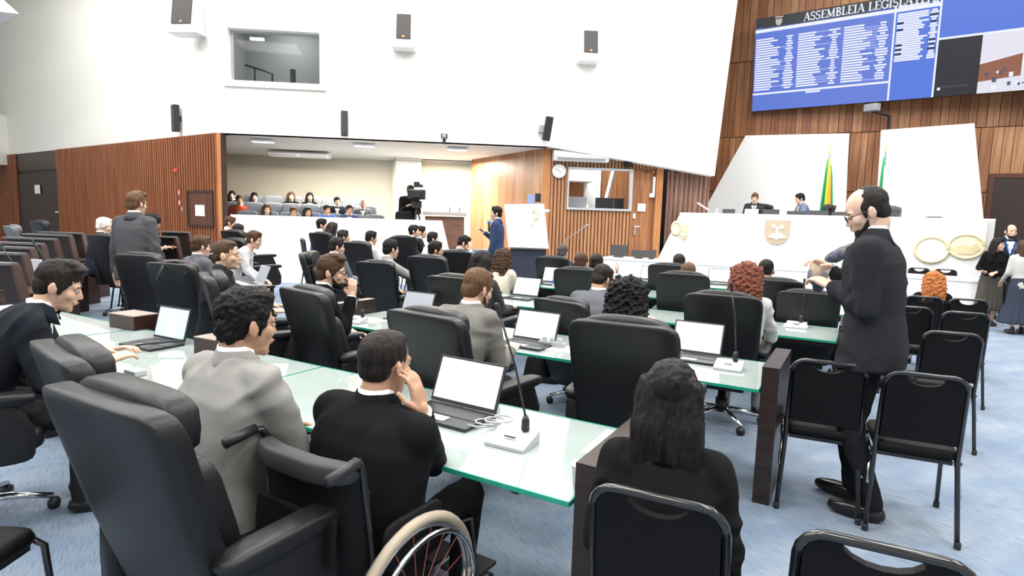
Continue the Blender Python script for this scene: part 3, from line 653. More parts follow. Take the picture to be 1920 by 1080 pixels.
a = onB(1225, 365, .06); o = empty('wall_lamp', a, rzW, 'white downpipe lamp beside the booth door', 'lamp'); MB().box((0, 0, .2), (.05, .05, .45)).obj('conduit', M_WHTP, o); MB().box((-.04, 0, -.02), (.12, .1, .1)).obj('lamp_head', M_WHTP, o, bevel=.02)
a = onB(1203, 389, .0); tag(MB().box(a, (.2, .006, .19), rzW).obj('door_notice', M_PAPER), 'square white notice on the booth door', 'notice')
for i, px in enumerate((493, 683, 858)):
    a = gal(px, (264, 269, 276)[i], .9); o = empty('ceiling_lamp', at(a, ZG-.04), rzW, 'slim white lamp under the gallery ceiling', 'lamp', 'lamps under the gallery ceiling')
    MB().box((0, 0, 0), (.5, .22, .05)).obj('housing', M_WHTP, o); MB().box((0, 0, -.03), (.46, .18, .01)).obj('diffuser', mat('lamp_glow', (1, .97, .9), .5, emit=2.0), o)
gl = bpy.data.lights.new('gallery_light', 'AREA'); gl.energy = 330; gl.size = 4; gl.size_y = .6; gl.shape = 'RECTANGLE'; g1 = bpy.data.objects.new('gallery_light', gl); COL.objects.link(g1); g1.location = gal(640, 275, 2.3); g1.location.z = ZG-.08; g1.rotation_euler = (0, 0, rzW); gl.color = (1, .93, .8)
gl2 = gl.copy(); gl2.size = 1.0; gl2.energy = 200; g2_ = bpy.data.objects.new('gallery_light', gl2); COL.objects.link(g2_); g2_.location = gal(850, 300, 3.1); g2_.location.z = ZG-.12
# ceiling luminaires
for x, y in LAMPS:
    o = empty('ceiling_light', (x, y, CEIL), 0, 'rectangular luminaire frame in the high ceiling', 'lamp', 'luminaires in the high ceiling')
    f = loc_frame('frame', 2.6, 1.8, .1, .14, M_WHTP, o, .07, -.9); f.rotation_euler = (-math.pi/2, 0, 0)

# ================================================================== CHAIRS
def build_exec():
    r = empty('office_chair', (0, 0, 0))
    bend = lambda p: (p.x*(1+.06*(p.z/.36)), p.y + .42*p.x*p.x - .27*(p.z+.36) + .10*max(0, -p.z-.05)**1.2, p.z)
    MB().sq((0, -.215, .725), (.265, .045, .36), .22, .22, 28, 14, bend).obj('backrest', M_LEATH, r, True)
    hb = lambda p: (p.x, p.y + .42*p.x*p.x, p.z - .02*(p.x/.24)**2)
    MB().sq((0, -.325, 1.03), (.228, .052, .082), .5, .35, 24, 10, hb).obj('headrest', M_LEATH, r, True)
    MB().sq((0, -.22, .72), (.21, .05, .2), .35, .35, 20, 10, lambda p: (p.x, p.y+.42*p.x*p.x-.27*p.z, p.z)).obj('back_cushion', M_LEATH, r, True)
    MB().sq((0, .03, .43), (.255, .27, .07), .45, .3, 24, 10).obj('seat', M_LEATH, r, True)
    MB().box((0, .0, .345), (.34, .34, .05)).obj('seat_pan', M_BLKP, r)
    for s_ in (-1, 1):
        ar = MB().sq((s_*.285, .0, .5), (.04, .27, .15), .25, .25, 16, 10, lambda p: (p.x, p.y - (.05 if p.z > 0 else 0)*(p.y > 0), p.z)).obj('armrest', M_LEATH, r, True)
        MB().sq((s_*.287, .0, .655), (.05, .285, .032), .5, .4, 16, 8).obj('arm_pad', M_LEATH, ar, True)
    MB().lathe([(.03, .33), (.03, .2), (.045, .2), (.045, .09)], 14).obj('gas_column', M_BLKP, r, True)
    for k in range(5):
        a = k*2*math.pi/5+.3; d = V((math.cos(a), math.sin(a), 0))
        lg = MB().tube([V((0, 0, .115)), d*.14 + V((0, 0, .11)), d*.31 + V((0, 0, .07))], [.032, .026, .02], 8, sq=(1, .7)).obj('base_leg', M_CHROME, r, True)
        MB().lathe([(.028, -.022), (.03, -.01), (.03, .01), (.028, .022)], 12, d*.31 + V((0, 0, .03)), R=Matrix.Rotation(a, 3, 'Z') @ Matrix.Rotation(math.pi/2, 3, 'X')).obj('caster', M_BLKP, lg, True)
    return r
EXEC = build_exec(); ex_used = [0]
CH = []
def exec_chair(px, py, Z, face, label, s=None, xy=None, Y=None, group=None, m=None):
    lift = Z-1.08
    o = EXEC if not ex_used[0] else copy_tree(EXEC); ex_used[0] = 1
    rz = math.radians(face-90)
    if xy: root = V((xy[0], xy[1], 0))
    else:
        p = sy(px, py, s) if s is not None else dy(px, py, Y) if Y else gz(px, py, Z)
        if s is not None or Y: lift = p.z-1.08
        root = V((p.x, p.y, 0)) - Matrix.Rotation(rz, 3, 'Z') @ V((0, -.40, 0))
    o.location = root; o.rotation_euler = (0, 0, rz); tag(o, label, 'chair', group or 'high-backed office chairs'); o.name = 'office_chair'
    for c in o.children:                                        # gas-lift height
        if c.name.split('.')[0] in ('backrest', 'headrest', 'back_cushion', 'seat', 'seat_pan', 'armrest'): c.location = (0, 0, max(-.16, min(.2, lift)))
        if m:
            for q in (c, *c.children):
                if q.data.materials[0] == M_LEATH:
                    q.material_slots[0].link = 'OBJECT'; q.material_slots[0].material = m
    CH.append((label, root, face, lift)); return o

def build_banquet():
    r = empty('stacking_chair', (0, 0, 0))
    hw = .18
    P = [(-hw-.02, -.27, 0), (-hw, -.19, .42), (-hw, -.20, .5), (-hw+.005, -.245, .79)]
    for k in range(5):
        a = math.pi - k*math.pi/8; P.append((-hw+.07+.065*math.cos(a), -.25-.004*k, .79+.065*math.sin(a)))
    P += [(-x, y, z) for x, y, z in P[::-1]]
    MB().tube(P, .0125, 8).obj('back_frame', M_BMET, r, True)
    for s_ in (-1, 1):
        MB().tube([(s_*(hw+.015), -.17, .40), (s_*(hw+.015), .15, .42), (s_*(hw+.02), .20, .39), (s_*(hw+.03), .23, 0)], .012, 8).obj('front_leg', M_BMET, r, True)
        MB().tube([(s_*(hw+.02), -.225, .24), (s_*(hw+.012), -.10, .405)], .010, 6).obj('brace', M_STEEL, r, True)
        for yy in (-.27, .23): MB().lathe([(.016, 0), (.016, .03), (.013, .035)], 8, (s_*(hw+(.02 if yy < 0 else .03)), yy, 0)).obj('rubber_foot', M_BLKP, r)
    MB().tube([(-hw, .15, .405), (hw, .15, .405)], .011, 6).obj('seat_rail', M_BMET, r)
    # padded back with the handle cut-out
    o2 = [(-.168, .50), (.168, .50), (.163, .80), (.14, .845), (.085, .848)] + [(.085*math.cos(k*math.pi/8), .845-.05*math.sin(k*math.pi/8)) for k in range(1, 8)] + [(-.085, .848), (-.14, .845), (-.163, .80)]
    y_ = lambda z: -.205-.045*(z-.5)/.35
    b = MB(); n = len(o2); vs = []
    for dy_ in (-.014, .014): vs += [(x, y_(z)+dy_, z) for x, z in o2]
    b.add(vs, [tuple(range(n)), tuple(range(2*n-1, n-1, -1))] + [(i, n+i, n+(i+1) % n, (i+1) % n) for i in range(n)])
    b.obj('backrest', M_BFAB, r)
    MB().sq((0, .0, .445), (.185, .215, .035), .5, .25, 24, 8).obj('seat', M_BFAB, r, True)
    MB().box((0, 0, .40), (.33, .36, .02)).obj('seat_board', M_BLKP, r)
    return r
BANQ = build_banquet(); bq_used = [0]; BQ = []
def banquet(px, py, face, label, Z=.855, s=None, z0=0):
    o = BANQ if not bq_used[0] else copy_tree(BANQ); bq_used[0] = 1; rz = math.radians(face-90)
    p = sy(px, py, s) if s is not None else gz(px, py, Z+z0)
    o.location = V((p.x, p.y, z0)) - Matrix.Rotation(rz, 3, 'Z') @ V((0, -.262, 0)); o.rotation_euler = (0, 0, rz)
    if s is not None: o.location.z = max(0, p.z-.855)
    tag(o, label, 'chair', 'black stacking chairs'); BQ.append((label, V(o.location), face)); return o

# ================================================================== PEOPLE
JOBS = []
def rings_loft(mb, rings, n=20, e=.8, mi=0):        # rings: (center, right, fwd, hw, hd)
    vs = []; g = lambda a: math.copysign(abs(a)**e, a)
    for c, r, f, hw, hd in rings:
        vs += [c + r*(hw*g(math.cos(6.28319*k/n))) + f*(hd*g(math.sin(6.28319*k/n))) for k in range(n)]
    m = len(rings); fs = [(i*n+k, i*n+(k+1) % n, (i+1)*n+(k+1) % n, (i+1)*n+k) for i in range(m-1) for k in range(n)]
    fs += [tuple(range(n-1, -1, -1)), tuple(range((m-1)*n, m*n))]
    return mb.add(vs, fs, mi)
def ik(a, b, l1, l2, pole):
    d = b-a; L = d.length
    if L > (l1+l2)*.995: b = a + d*((l1+l2)*.995/L); d = b-a; L = d.length
    u = d.normalized(); x = (l1*l1-l2*l2+L*L)/(2*L); h = math.sqrt(max(0, l1*l1-x*x))
    p = pole - u*pole.dot(u); p.normalize(); return a + u*x + p*h, b
def hand(mb, wr, d, up, side, curl):
    d = d.normalized(); s_ = d.cross(up).normalized(); up = s_.cross(d).normalized()
    R = Matrix((s_, d, up)).transposed()
    mb.sq(wr + d*.05, (.038, .052, .014), .6, .5, 16, 8, None, R); mb.cap(wr - d*.03, wr + d*.015, .026, .026, 10)
    for k, (lx, L) in enumerate(((-.029, .068), (-.0095, .08), (.0095, .077), (.029, .06))):
        p = wr + d*.092 + s_*lx; a = curl*.35
        for q in range(3):
            dd = (d*math.cos(a) - up*math.sin(a) + s_*lx*2.2).normalized(); e = p + dd*L*(.42, .32, .26)[q]; mb.cap(p, e, .0092-.0008*q, .0086-.0008*q, 8); p = e; a += curl*.75
    p = wr + d*.022 - s_*side*.03; dd = (d*.75 - s_*side*.75 - up*.25).normalized()
    e = p + dd*.05; mb.cap(p, e, .0135, .0105, 8); dd = (d*.95 - s_*side*.15 - up*(.2+.4*curl)).normalized(); mb.cap(e, e + dd*.04, .0105, .0085, 8)
SKIN = [(.62, .39, .28), (.50, .29, .19), (.38, .20, .125), (.70, .47, .36)]
def skinm(i): return mat('skin_%d' % i, SKIN[i], .5, spec=.35)
def cloth(c): return mat('cloth_%.3f_%.3f_%.3f' % c, c, .9, spec=.1, bump=(14, .2, (1, 1, .6)))
def hairm(c): return mat('hair_%.3f_%.3f_%.3f' % c, c, .55, spec=.2, var=(tuple(min(1, x*1.7+.003) for x in c), 30, (3, 3, .3)), bump=(55, .45, (2.5, 2.5, .25)))
LOD = [dict(head=.0055, hand=.0045, cl=.011, hair=.0065), dict(head=.008, hand=.006, cl=.016, hair=.009), dict(head=.011, hand=.008, cl=.022, hair=.012)]
DB, BLK, GR, BR, LBR, GING, RED_, WHT = (.012, .009, .008), (.006, .005, .005), (.30, .29, .27), (.045, .024, .013), (.085, .045, .024), (.33, .115, .035), (.13, .042, .026), (.55, .54, .52)
PP = []
def person(label, px, py, face, pose='sit', Z=None, s=None, Y=None, z0=0.0, lod=1, lean=(5, 15), head=(0, 10, 0), top=(.02, .02, .024), kind='jacket', shirt=(.8, .8, .82), legs=(.02, .02, .022), hair=('short', BR), skin=0, arms=None, female=False, beard=None, glasses=False, tie=None, sc=1.0, skirt=None, curl=.5, lanyard=None, feet=None, wide=1.0, group=None, xy=None, side=0, seat=None):
    L = LOD[lod]; lift = 0.0
    sit = pose == 'sit'
    def skel(lift):
        hip = V((0, 0, (.53+lift) if sit else .93)); a0, a1 = [math.radians(x) for x in lean]; ls = math.radians(side)
        Ls = .52; N = 10; C = []; p = hip.copy(); T = []
        def dirv(k): a = a0+(a1-a0)*k; return V((math.sin(ls)*math.cos(a), math.sin(a), math.cos(a)*math.cos(ls)))
        for i in range(N+1):
            C.append(p.copy()); T.append(dirv(i/N)); p = p + dirv((i+.5)/N)*Ls/N
        nd = (dirv(1)*.55 + V((0, .05, .45))).normalized(); hc = C[-1] + nd*.13 + V((0, .016, 0))
        Hm = Matrix.Translation(hc) @ Matrix.Rotation(math.radians(head[0]), 4, 'Z') @ Matrix.Rotation(math.radians(-head[1]), 4, 'X') @ Matrix.Rotation(math.radians(head[2]), 4, 'Y')
        return hip, C, T, Hm
    hip, C, T, Hm = skel(0); ht = Hm @ V((0, -.01, .142))
    ht = ht*sc
    rz = math.radians(face-90); Rz = Matrix.Rotation(rz, 3, 'Z')
    if s is not None or Y is not None:
        p = sy(px, py, s) if s is not None else dy(px, py, Y)
        dz = p.z-(z0+ht.z)
        if sit:
            lift = max(-.16, min(.22, dz/sc)); hip, C, T, Hm = skel(lift)
        else:
            k = (p.z-z0)/ht.z; k = max(.88, min(1.1, k)); sc *= k
    else: p = gz(px, py, z0+ht.z if Z is None else Z)
    if Z is not None and sit: lift = max(-.16, min(.22, (Z-z0-ht.z)/sc)); hip, C, T, Hm = skel(lift)
    ht = (Hm @ V((0, -.01, .142)))*sc
    root = V((p.x, p.y, 0)) - Rz @ V((ht.x, ht.y, 0)); root.z = z0
    if xy: root = V((xy[0], xy[1], z0))
    o = empty('person', root, rz, label, 'person', group); o.scale = (1, 1, 1)
    PP.append((label, root + Rz @ V((hip.x, hip.y, 0)), face, lift, p.z))
    fw = .88 if female else 1.0; fw *= wide
    if seat:
        ch_ = banquet(960, 700, face, 'black stacking chair under '+seat); hpw = root + Rz @ V((0, .02, 0)); ch_.location = (hpw.x, hpw.y, z0); ch_.scale = (1.1, 1, 1+lift*1.6)
    def cen(tau):
        k = tau/.05
        if k <= 0: return hip + T[0]*tau, T[0]
        if k >= 10: return C[10] + T[10]*(tau-.5), T[10]
        i = int(k); return C[i].lerp(C[i+1], k-i), T[i]
    rt_ = V((1, 0, 0)); 
    def ring(tau, hw, hd, oy=0.0):
        c, t = cen(tau); f = t.cross(rt_).normalized()*-1; f = rt_.cross(t).normalized()*-1 if f.y < 0 else f
        return (c + f*oy, rt_, f, hw*fw, hd*(1+(fw-1)*.5))
    # ---- arms
    shc, sht = cen(.435); J = {}
    pres = dict(desk=(.17, .44, .20), lap=(.11, .26, .10), stand=(.27, .05, -.09), type=(.13, .47, .21))
    arms = arms or ('desk' if sit else 'stand')
    for sd_ in (-1, 1):
        a = arms[0 if sd_ < 0 else 1] if isinstance(arms, (tuple, list)) else arms
        if isinstance(a, str): q = pres[a]; tgt = V((hip.x + sd_*q[0], hip.y + q[1], hip.z + q[2])); dirh = None
        else:
            if a[0] == 'px':
                tgt = (Rz.inverted() @ (dy(a[1], a[2], a[3]) - root))/sc; dirh = V(a[4:7]) if len(a) >= 7 else None
            else: tgt = hip + V(a[:3]); dirh = V(a[3:6]) if len(a) >= 6 else None
        sh = shc + V((sd_*.168*fw, 0, 0)); pole = V((sd_*.32, -.38, -1.0))
        el, wr = ik(sh, tgt, .285, .255, pole); d = (wr-el).normalized()
        dh = dirh.normalized() if dirh else (d + V((-sd_*.15, .1, -.05))).normalized()
        J[sd_] = (sh, el, wr, d, dh)
    # ---- legs
    K = {}
    for sd_ in (-1, 1):
        hj = hip + V((sd_*.085*fw, 0, -.02))
        if sit:
            ft = V((sd_*.13, .40, .075)) if feet is None else V((feet[0 if sd_ < 0 else 1]))
            kn, an = ik(hj, ft, .43, .42, V((sd_*.15, 1, .6)))
        else:
            ft = V((sd_*.10, -.02 + (.06*sd_ if feet is None else 0), .075)) if not isinstance(feet, tuple) else V(feet[0 if sd_ < 0 else 1])
            kn, an = ik(hj, ft, .43, .43, V((0, 1, 0)))
        K[sd_] = (hj, kn, an)
    # ---- head, neck, hands and hidden limbs: one body mesh
    h = MB(); HX = lambda x, y, z: Hm @ V((x, y, z)); HR = Hm.to_3x3()
    h.ell(HX(0, -.008, .038), (.075, .097, .092), HR, 20, 14); h.ell(HX(0, .028, -.022), (.062, .066, .085), HR, 18, 12)
    h.ell(HX(0, .036, -.078), (.048, .052, .034), HR); h.ell(HX(0, .072, -.098), (.022, .02, .018), HR)
    h.cap(HX(0, .088, .012), HX(0, .106, -.026), .008, .0115, 8); h.ell(HX(0, .096, -.031), (.0165, .012, .008), HR)
    h.cap(HX(-.04, .074, .022), HX(.04, .074, .022), .014, .014, 8)
    for sd_ in (-1, 1):
        h.ell(HX(sd_*.042, .058, -.022), (.024, .026, .026), HR)
        Re = HR @ Matrix.Rotation(sd_*.35, 3, 'Z') @ Matrix.Rotation(.2, 3, 'X')
        h.ell(HX(sd_*.081, -.012, -.006), (.008, .021, .033), Re, 10, 8); h.ell(HX(sd_*.077, -.004, -.008), (.01, .016, .022), Re, 8, 6)
    h.ell(HX(0, .09, -.058), (.026, .011, .013), HR)
    nb = C[10]; h.cap(HX(0, -.03, -.055), nb + V((0, .0, -.03)), .055*(.85 if female else 1), .062*(.85 if female else 1), 14); h.cap(nb + V((0, 0, -.02)), shc, .06, .06, 12)
    hm = MB()
    for sd_ in (-1, 1):
        sh, el, wr, d, dh = J[sd_]; hand(hm, wr + d*.005, dh, V((sd_*.25, -.1, 1)) if abs(dh.z) < .8 else V((sd_, .2, 0)), sd_, curl)
    raw = MB()
    for sd_ in (-1, 1):
        raw.ell(HX(sd_*.031, .0815, .004), (.0115, .0115, .0072), HR, 10, 8, 1); raw.ell(HX(sd_*.031, .0905, .003), (.0062, .0035, .0062), HR, 8, 6, 2)
        raw.cap(HX(sd_*.047, .081, .026), HX(sd_*.018, .0885, .024), .0042, .0048, 6, 2)
        sh, el, wr, d, dh = J[sd_]; raw.cap(sh, el, .05, .038, 8); raw.cap(el, wr, .038, .026, 8); hj, kn, an = K[sd_]; raw.cap(hj, kn, .06, .045, 8); raw.cap(kn, an, .045, .032, 8)
    raw.ell(HX(0, .1005, -.056), (.021, .004, .0045), HR, 8, 6, 3)
    rings_loft(raw, [ring(-.05, .15, .1), ring(.2, .14, .09), ring(.4, .16, .09), ring(.48, .07, .06)], 12)
    eyeb = (.02, .012, .008) if hair[1] not in (GR, WHT) else (.2, .18, .16)
    JOBS.append(dict(name='body', par=o, sc=sc, pieces=[(h, L['head'], 4, 0, None), (hm, L['hand'], 2, 0, None)], raw=raw, mats=[skinm(skin), mat('eye_white', (.38, .35, .33), .4), mat('dark_%.3f' % eyeb[0], eyeb, .5), mat('lips', (.45, .17, .14), .5)]))
    # ---- upper garment
    g = MB(); slim = kind in ('sweater', 'blouse'); z_ = .9 if slim else 1.0
    hem = -.07 if sit else (-.15 if kind == 'jacket' else -.10)
    R_ = [ring(hem, .198*z_, .150*z_, .01), ring(0 if sit else -.05, .196*z_, .145*z_), ring(.13, .178*z_, .122*z_), ring(.27, .194*z_, .13*z_), ring(.37, .20*z_, .125*z_), ring(.435, .185*z_, .105*z_), ring(.475, .13, .082), ring(.505, .072, .068)]
    rings_loft(g, R_, 24)
    if female: 
        c, t = cen(.33); g.ell(c + V((.07, .085, 0)), (.07, .06, .065)); g.ell(c + V((-.07, .085, 0)), (.07, .06, .065))
    for sd_ in (-1, 1):
        sh, el, wr, d, dh = J[sd_]; k = .85 if (female or slim) else 1.0
        g.cap(cen(.46)[0] + V((sd_*.06, 0, 0)), sh + V((0, 0, .008)), .064*k, .074*k, 12); g.cap(sh, el, .076*k, .058*k, 14); g.cap(el, wr - d*.02, .058*k, .042*k, 14)
    if kind == 'jacket':
        c, t = cen(.50); P = [c + V((.078*math.cos(a), 0.066*math.sin(a), .016-.03*max(0, math.sin(a)))) for a in [i*math.pi/8 for i in range(17)]]; g.tube(P, .015, 8)
    JOBS.append(dict(name='jacket' if kind == 'jacket' else 'sweater' if kind == 'sweater' else 'blouse', par=o, sc=sc, pieces=[(g, L['cl'], 5 if lod < 2 else 3, 0, ('fold', (.017, .012, 0)[lod], sum(map(ord, label)) % 97))], raw=None, mats=[cloth(top)]))
    if kind == 'jacket' and lod < 2:
        c, t = cen(.515); n = 22; vs = []; cm = MB()
        for zz, ro in ((-.05, .122), (.0, .094), (.032, .080), (.036, .074), (-.045, .09)):
            for k in range(n):
                a = math.pi*1.5 + (k/(n-1)-.5)*math.radians(250); fr = max(0, math.sin(a)); vs.append(c + V((ro*math.cos(a)*(.92 if female else 1), ro*.9*math.sin(a) + .004, zz - .05*fr)))
        cm.add(vs, [(j*n+k, j*n+k+1, ((j+1) % 5)*n+k+1, ((j+1) % 5)*n+k) for j in range(5) for k in range(n-1)] + [tuple(j*n for j in range(5)), tuple(j*n+n-1 for j in range(4, -1, -1))])
        ob = cm.obj('jacket_collar', cloth(top), o, True); ob.scale = (sc,)*3
    # ---- shirt collar, cuffs, front
    if shirt is not None:
        sm = MB(); c, t = cen(.51); rr = .064*(.9 if female else 1)
        for rO in (rr,):
            n = 20; vs = []
            for zz, ro in ((-.03, rO+.006), (.054, rO-.001), (.054, rO-.006), (-.03, rO+.001)):
                vs += [c + V((ro*math.cos(6.283*k/n), ro*.95*math.sin(6.283*k/n) - .004, zz - .03*max(0, math.sin(6.283*k/n)))) for k in range(n)]
            sm.add(vs, [(j*n+k, j*n+(k+1) % n, ((j+1) % 4)*n+(k+1) % n, ((j+1) % 4)*n+k) for j in range(4) for k in range(n)])
        ob = sm.obj('shirt_collar', cloth(shirt), o, True); ob.scale = (sc,)*3
        if kind == 'jacket':
            for sd_ in (-1, 1):
                sh, el, wr, d, dh = J[sd_]; ob = MB().tube([wr - d*.03, wr + d*.012], [.034, .034], 12).obj('shirt_cuff', cloth(shirt), o, True); ob.scale = (sc,)*3
            ax = (C[10]-hip).normalized(); JOBS[-1]['vfront'] = (np.array(hip), np.array(ax), cloth(shirt), cloth(tie) if tie else None, np.array([tuple(c_) for c_ in C]))
    if lanyard:
        c, t = cen(.48); ob = MB().tube([c + V((.06, 0, .02)), c + V((.075, .10, -.05)), c + V((.02, .145, -.28)), c + V((-.02, .145, -.28)), c + V((-.075, .10, -.05)), c + V((-.06, 0, .02))], .008, 6).box(c + V((0, .155, -.33)), (.08, .008, .1)).obj('lanyard', cloth(lanyard), o); ob.scale = (sc,)*3
    # ---- trousers or skirt, shoes
    if skirt:
        sk = MB(); rings_loft(sk, [(hip + V((0, 0, .1)), rt_, V((0, 1, 0)), .155, .115), (hip + V((0, 0, -.05)), rt_, V((0, 1, 0)), .185, .14), (V((0, 0, .55)), rt_, V((0, 1, 0)), .205, .17), (V((0, 0, skirt[1])), rt_, V((0, 1, 0)), skirt[2], skirt[2]*.85)], 28)
        JOBS.append(dict(name='skirt', par=o, sc=sc, pieces=[(sk, L['cl'], 3, 0, ('pleat', .012, 3))], raw=None, mats=[cloth(skirt[0])]))
    tr_ = MB(); tr_.ell(hip + V((0, -.01, 0)), (.17*fw, .12, .12))
    sh_ = []
    for sd_ in (-1, 1):
        hj, kn, an = K[sd_]; tr_.cap(hj, kn, .088, .066, 14); tr_.cap(kn, an + V((0, 0, .01)), .066, .052, 14)
        fd = V((sd_*.12, 1, 0)).normalized(); Rf = Matrix((fd.cross(V((0, 0, 1))), fd, V((0, 0, 1)))).transposed()
        q = MB().sq(V((an.x, an.y, .04)) + fd*.07, (.045, .135, .04), .6, .8, 16, 8, lambda p: (p.x*(1-.15*(p.y/.135)), p.y, p.z*(1-.25*max(0, p.y/.135)))); q = MB().add([Rf @ (v - V((an.x, an.y, .04)) - fd*.07) + V((an.x, an.y, .04)) + fd*.07 for v in q.v], q.f)
        q.cap(V((an.x, an.y, .06)), an + V((0, 0, .02)), .045, .042, 10)
        if an.z < .2 or not sit:
            ob = q.obj('shoe', mat('shoe_leather', (.012, .01, .01), .25), o, True); ob.scale = (sc,)*3
    if not skirt: JOBS.append(dict(name='trousers', par=o, sc=sc, pieces=[(tr_, L['cl']*1.2, 4, 0, ('fold', (.012, .009, 0)[lod], 5))], raw=None, mats=[cloth(legs)]))
    # ---- hair
    st, hcol = hair; hr = MB(); dsp = ('hair', .0025, 1)
    if st in ('short', 'curlyshort', 'long', 'longcurly', 'bun', 'quiff'):
        hr.ell(HX(0, -.014, .052), (.0835, .102, .0905), HR, 20, 14); hr.ell(HX(0, -.055, -.004), (.071, .055, .072), HR)
        for sd_ in (-1, 1): hr.ell(HX(sd_*.068, .0, .028), (.014, .05, .04), HR); hr.ell(HX(sd_*.07, .018, -.004), (.008, .012, .03), HR, 8, 6)
        hr.ell(HX(0, .03, .102), (.062, .058, .034), HR)
    if st == 'quiff': hr.ell(HX(.01, .062, .108), (.055, .036, .03), HR); hr.ell(HX(.0, .02, .125), (.06, .06, .025), HR)
    if st == 'crop':
        hr.ell(HX(0, -.014, .047), (.0785, .0985, .0865), HR, 20, 14); hr.ell(HX(0, -.05, .0), (.068, .052, .06), HR); hr.ell(HX(0, .02, .095), (.062, .06, .032), HR); dsp = ('hair', .0012, 1)
    if st == 'receding':
        hr.ell(HX(0, -.02, .042), (.0790, .089, .086), HR, 20, 14); hr.ell(HX(0, -.052, -.002), (.07, .052, .068), HR); hr.ell(HX(0, -.03, .05), (.068, .084, .0835), HR)
        for sd_ in (-1, 1): hr.ell(HX(sd_*.066, -.004, .03), (.013, .036, .04), HR); hr.ell(HX(sd_*.07, .02, -.002), (.008, .010, .03), HR, 8, 6)
        dsp = ('hair', .0012, 1)
    if st == 'afro': hr.ell(HX(0, -.02, .06), (.115, .125, .105), HR, 20, 14); dsp = ('curl', .008, 1)
    if st == 'curlyshort': dsp = ('curl', .006, 1)
    if st in ('long', 'longcurly'):
        ln_ = .30 if st == 'long' else .24; rr = .045 if st == 'long' else .062
        if len(hair) > 2: pass
        for x in (-.058, -.02, .02, .058):
            hr.cap(HX(x, -.05, .05), HX(x*1.2, -.075, -.08), rr, rr, 10); b2 = HX(x*1.2, -.075, -.08) + V((0, -.02, -ln_+.1)); hr.cap(HX(x*1.2, -.075, -.08), b2, rr, rr*.8, 10); hr.cap(b2, b2 + V((0, .0, -.08)), rr*.8, rr*.5, 10)
        for sd_ in (-1, 1): hr.cap(HX(sd_*.07, .01, .05), HX(sd_*.084, .0, -.09), .026, .03, 10); hr.cap(HX(sd_*.084, .0, -.09), HX(sd_*.085, -.02, -.19), .03, .024, 10)
        dsp = ('hair', .003, 1) if st == 'long' else ('curl', .011, 1)
    if st == 'bun': hr.ell(HX(0, -.115, .045), (.042, .038, .042), HR)
    JOBS.append(dict(name='hair', par=o, sc=sc, pieces=[(hr, L['hair'], 2, 0, dsp)], raw=None, mats=[hairm(hcol)]))
    if beard:
        bd = MB(); bd.ell(HX(0, .04, -.082), (.051, .055, .036), HR); bd.ell(HX(0, .076, -.1), (.026, .022, .02), HR)
        for sd_ in (-1, 1): bd.cap(HX(sd_*.0655, .018, -.035), HX(sd_*.048, .036, -.072), .007, .019, 8)
        bd.cap(HX(-.022, .097, -.045), HX(.022, .097, -.045), .006, .006, 6)
        JOBS.append(dict(name='beard', par=o, sc=sc, pieces=[(bd, L['hair'], 2, 0, ('hair', .0015, 2))], raw=None, mats=[hairm(beard)]))
    if glasses:
        gm = MB()
        for sd_ in (-1, 1):
            P = [HX(sd_*.033+.023*math.cos(a), .103, .003+.018*math.sin(a)) for a in [i*math.pi/8 for i in range(17)]]; gm.tube(P, .0022, 6)
            gm.tube([HX(sd_*.056, .1, .006), HX(sd_*.078, .04, .008), HX(sd_*.082, -.005, .006)], .0022, 6)
        gm.tube([HX(-.01, .104, .006), HX(.01, .104, .006)], .0022, 6)
        ob = gm.obj('glasses', M_BLKP, o); ob.scale = (sc,)*3
    return o
def field(v, seed, f, n=14, zs=1.0):                           # smooth random field, isotropic or drawn out along z
    r = np.random.RandomState(seed); out = np.zeros(len(v))
    for k in range(n):
        d = r.normal(size=3); d[2] *= zs; d = d/np.linalg.norm(d)*f*r.uniform(.6, 1.4); out += np.sin(v@d + r.uniform(0, 6.28))
    return out/math.sqrt(n)
def npfold(v, amp, seed):
    w = field(v, seed, 16, 8); q = field(v + .05*np.stack([w, field(v, seed+1, 14, 8), field(v, seed+2, 14, 8)], 1), seed+3, 34, 14, 1.5)
    return amp*(.75*(1-np.abs(q))*np.clip(.4+.6*field(v, seed+9, 9, 6), 0, 1.4) - .2)
def npcurl(v, amp): return amp*(.55*field(v, 3, 170, 26) + .45*field(v, 8, 330, 26, .6) + .25*field(v, 9, 600, 26))
def npstrand(v, amp):
    return amp*(.7*field(v, 5, 300, 30, .08) + .8*field(v, 6, 70, 14, .5))
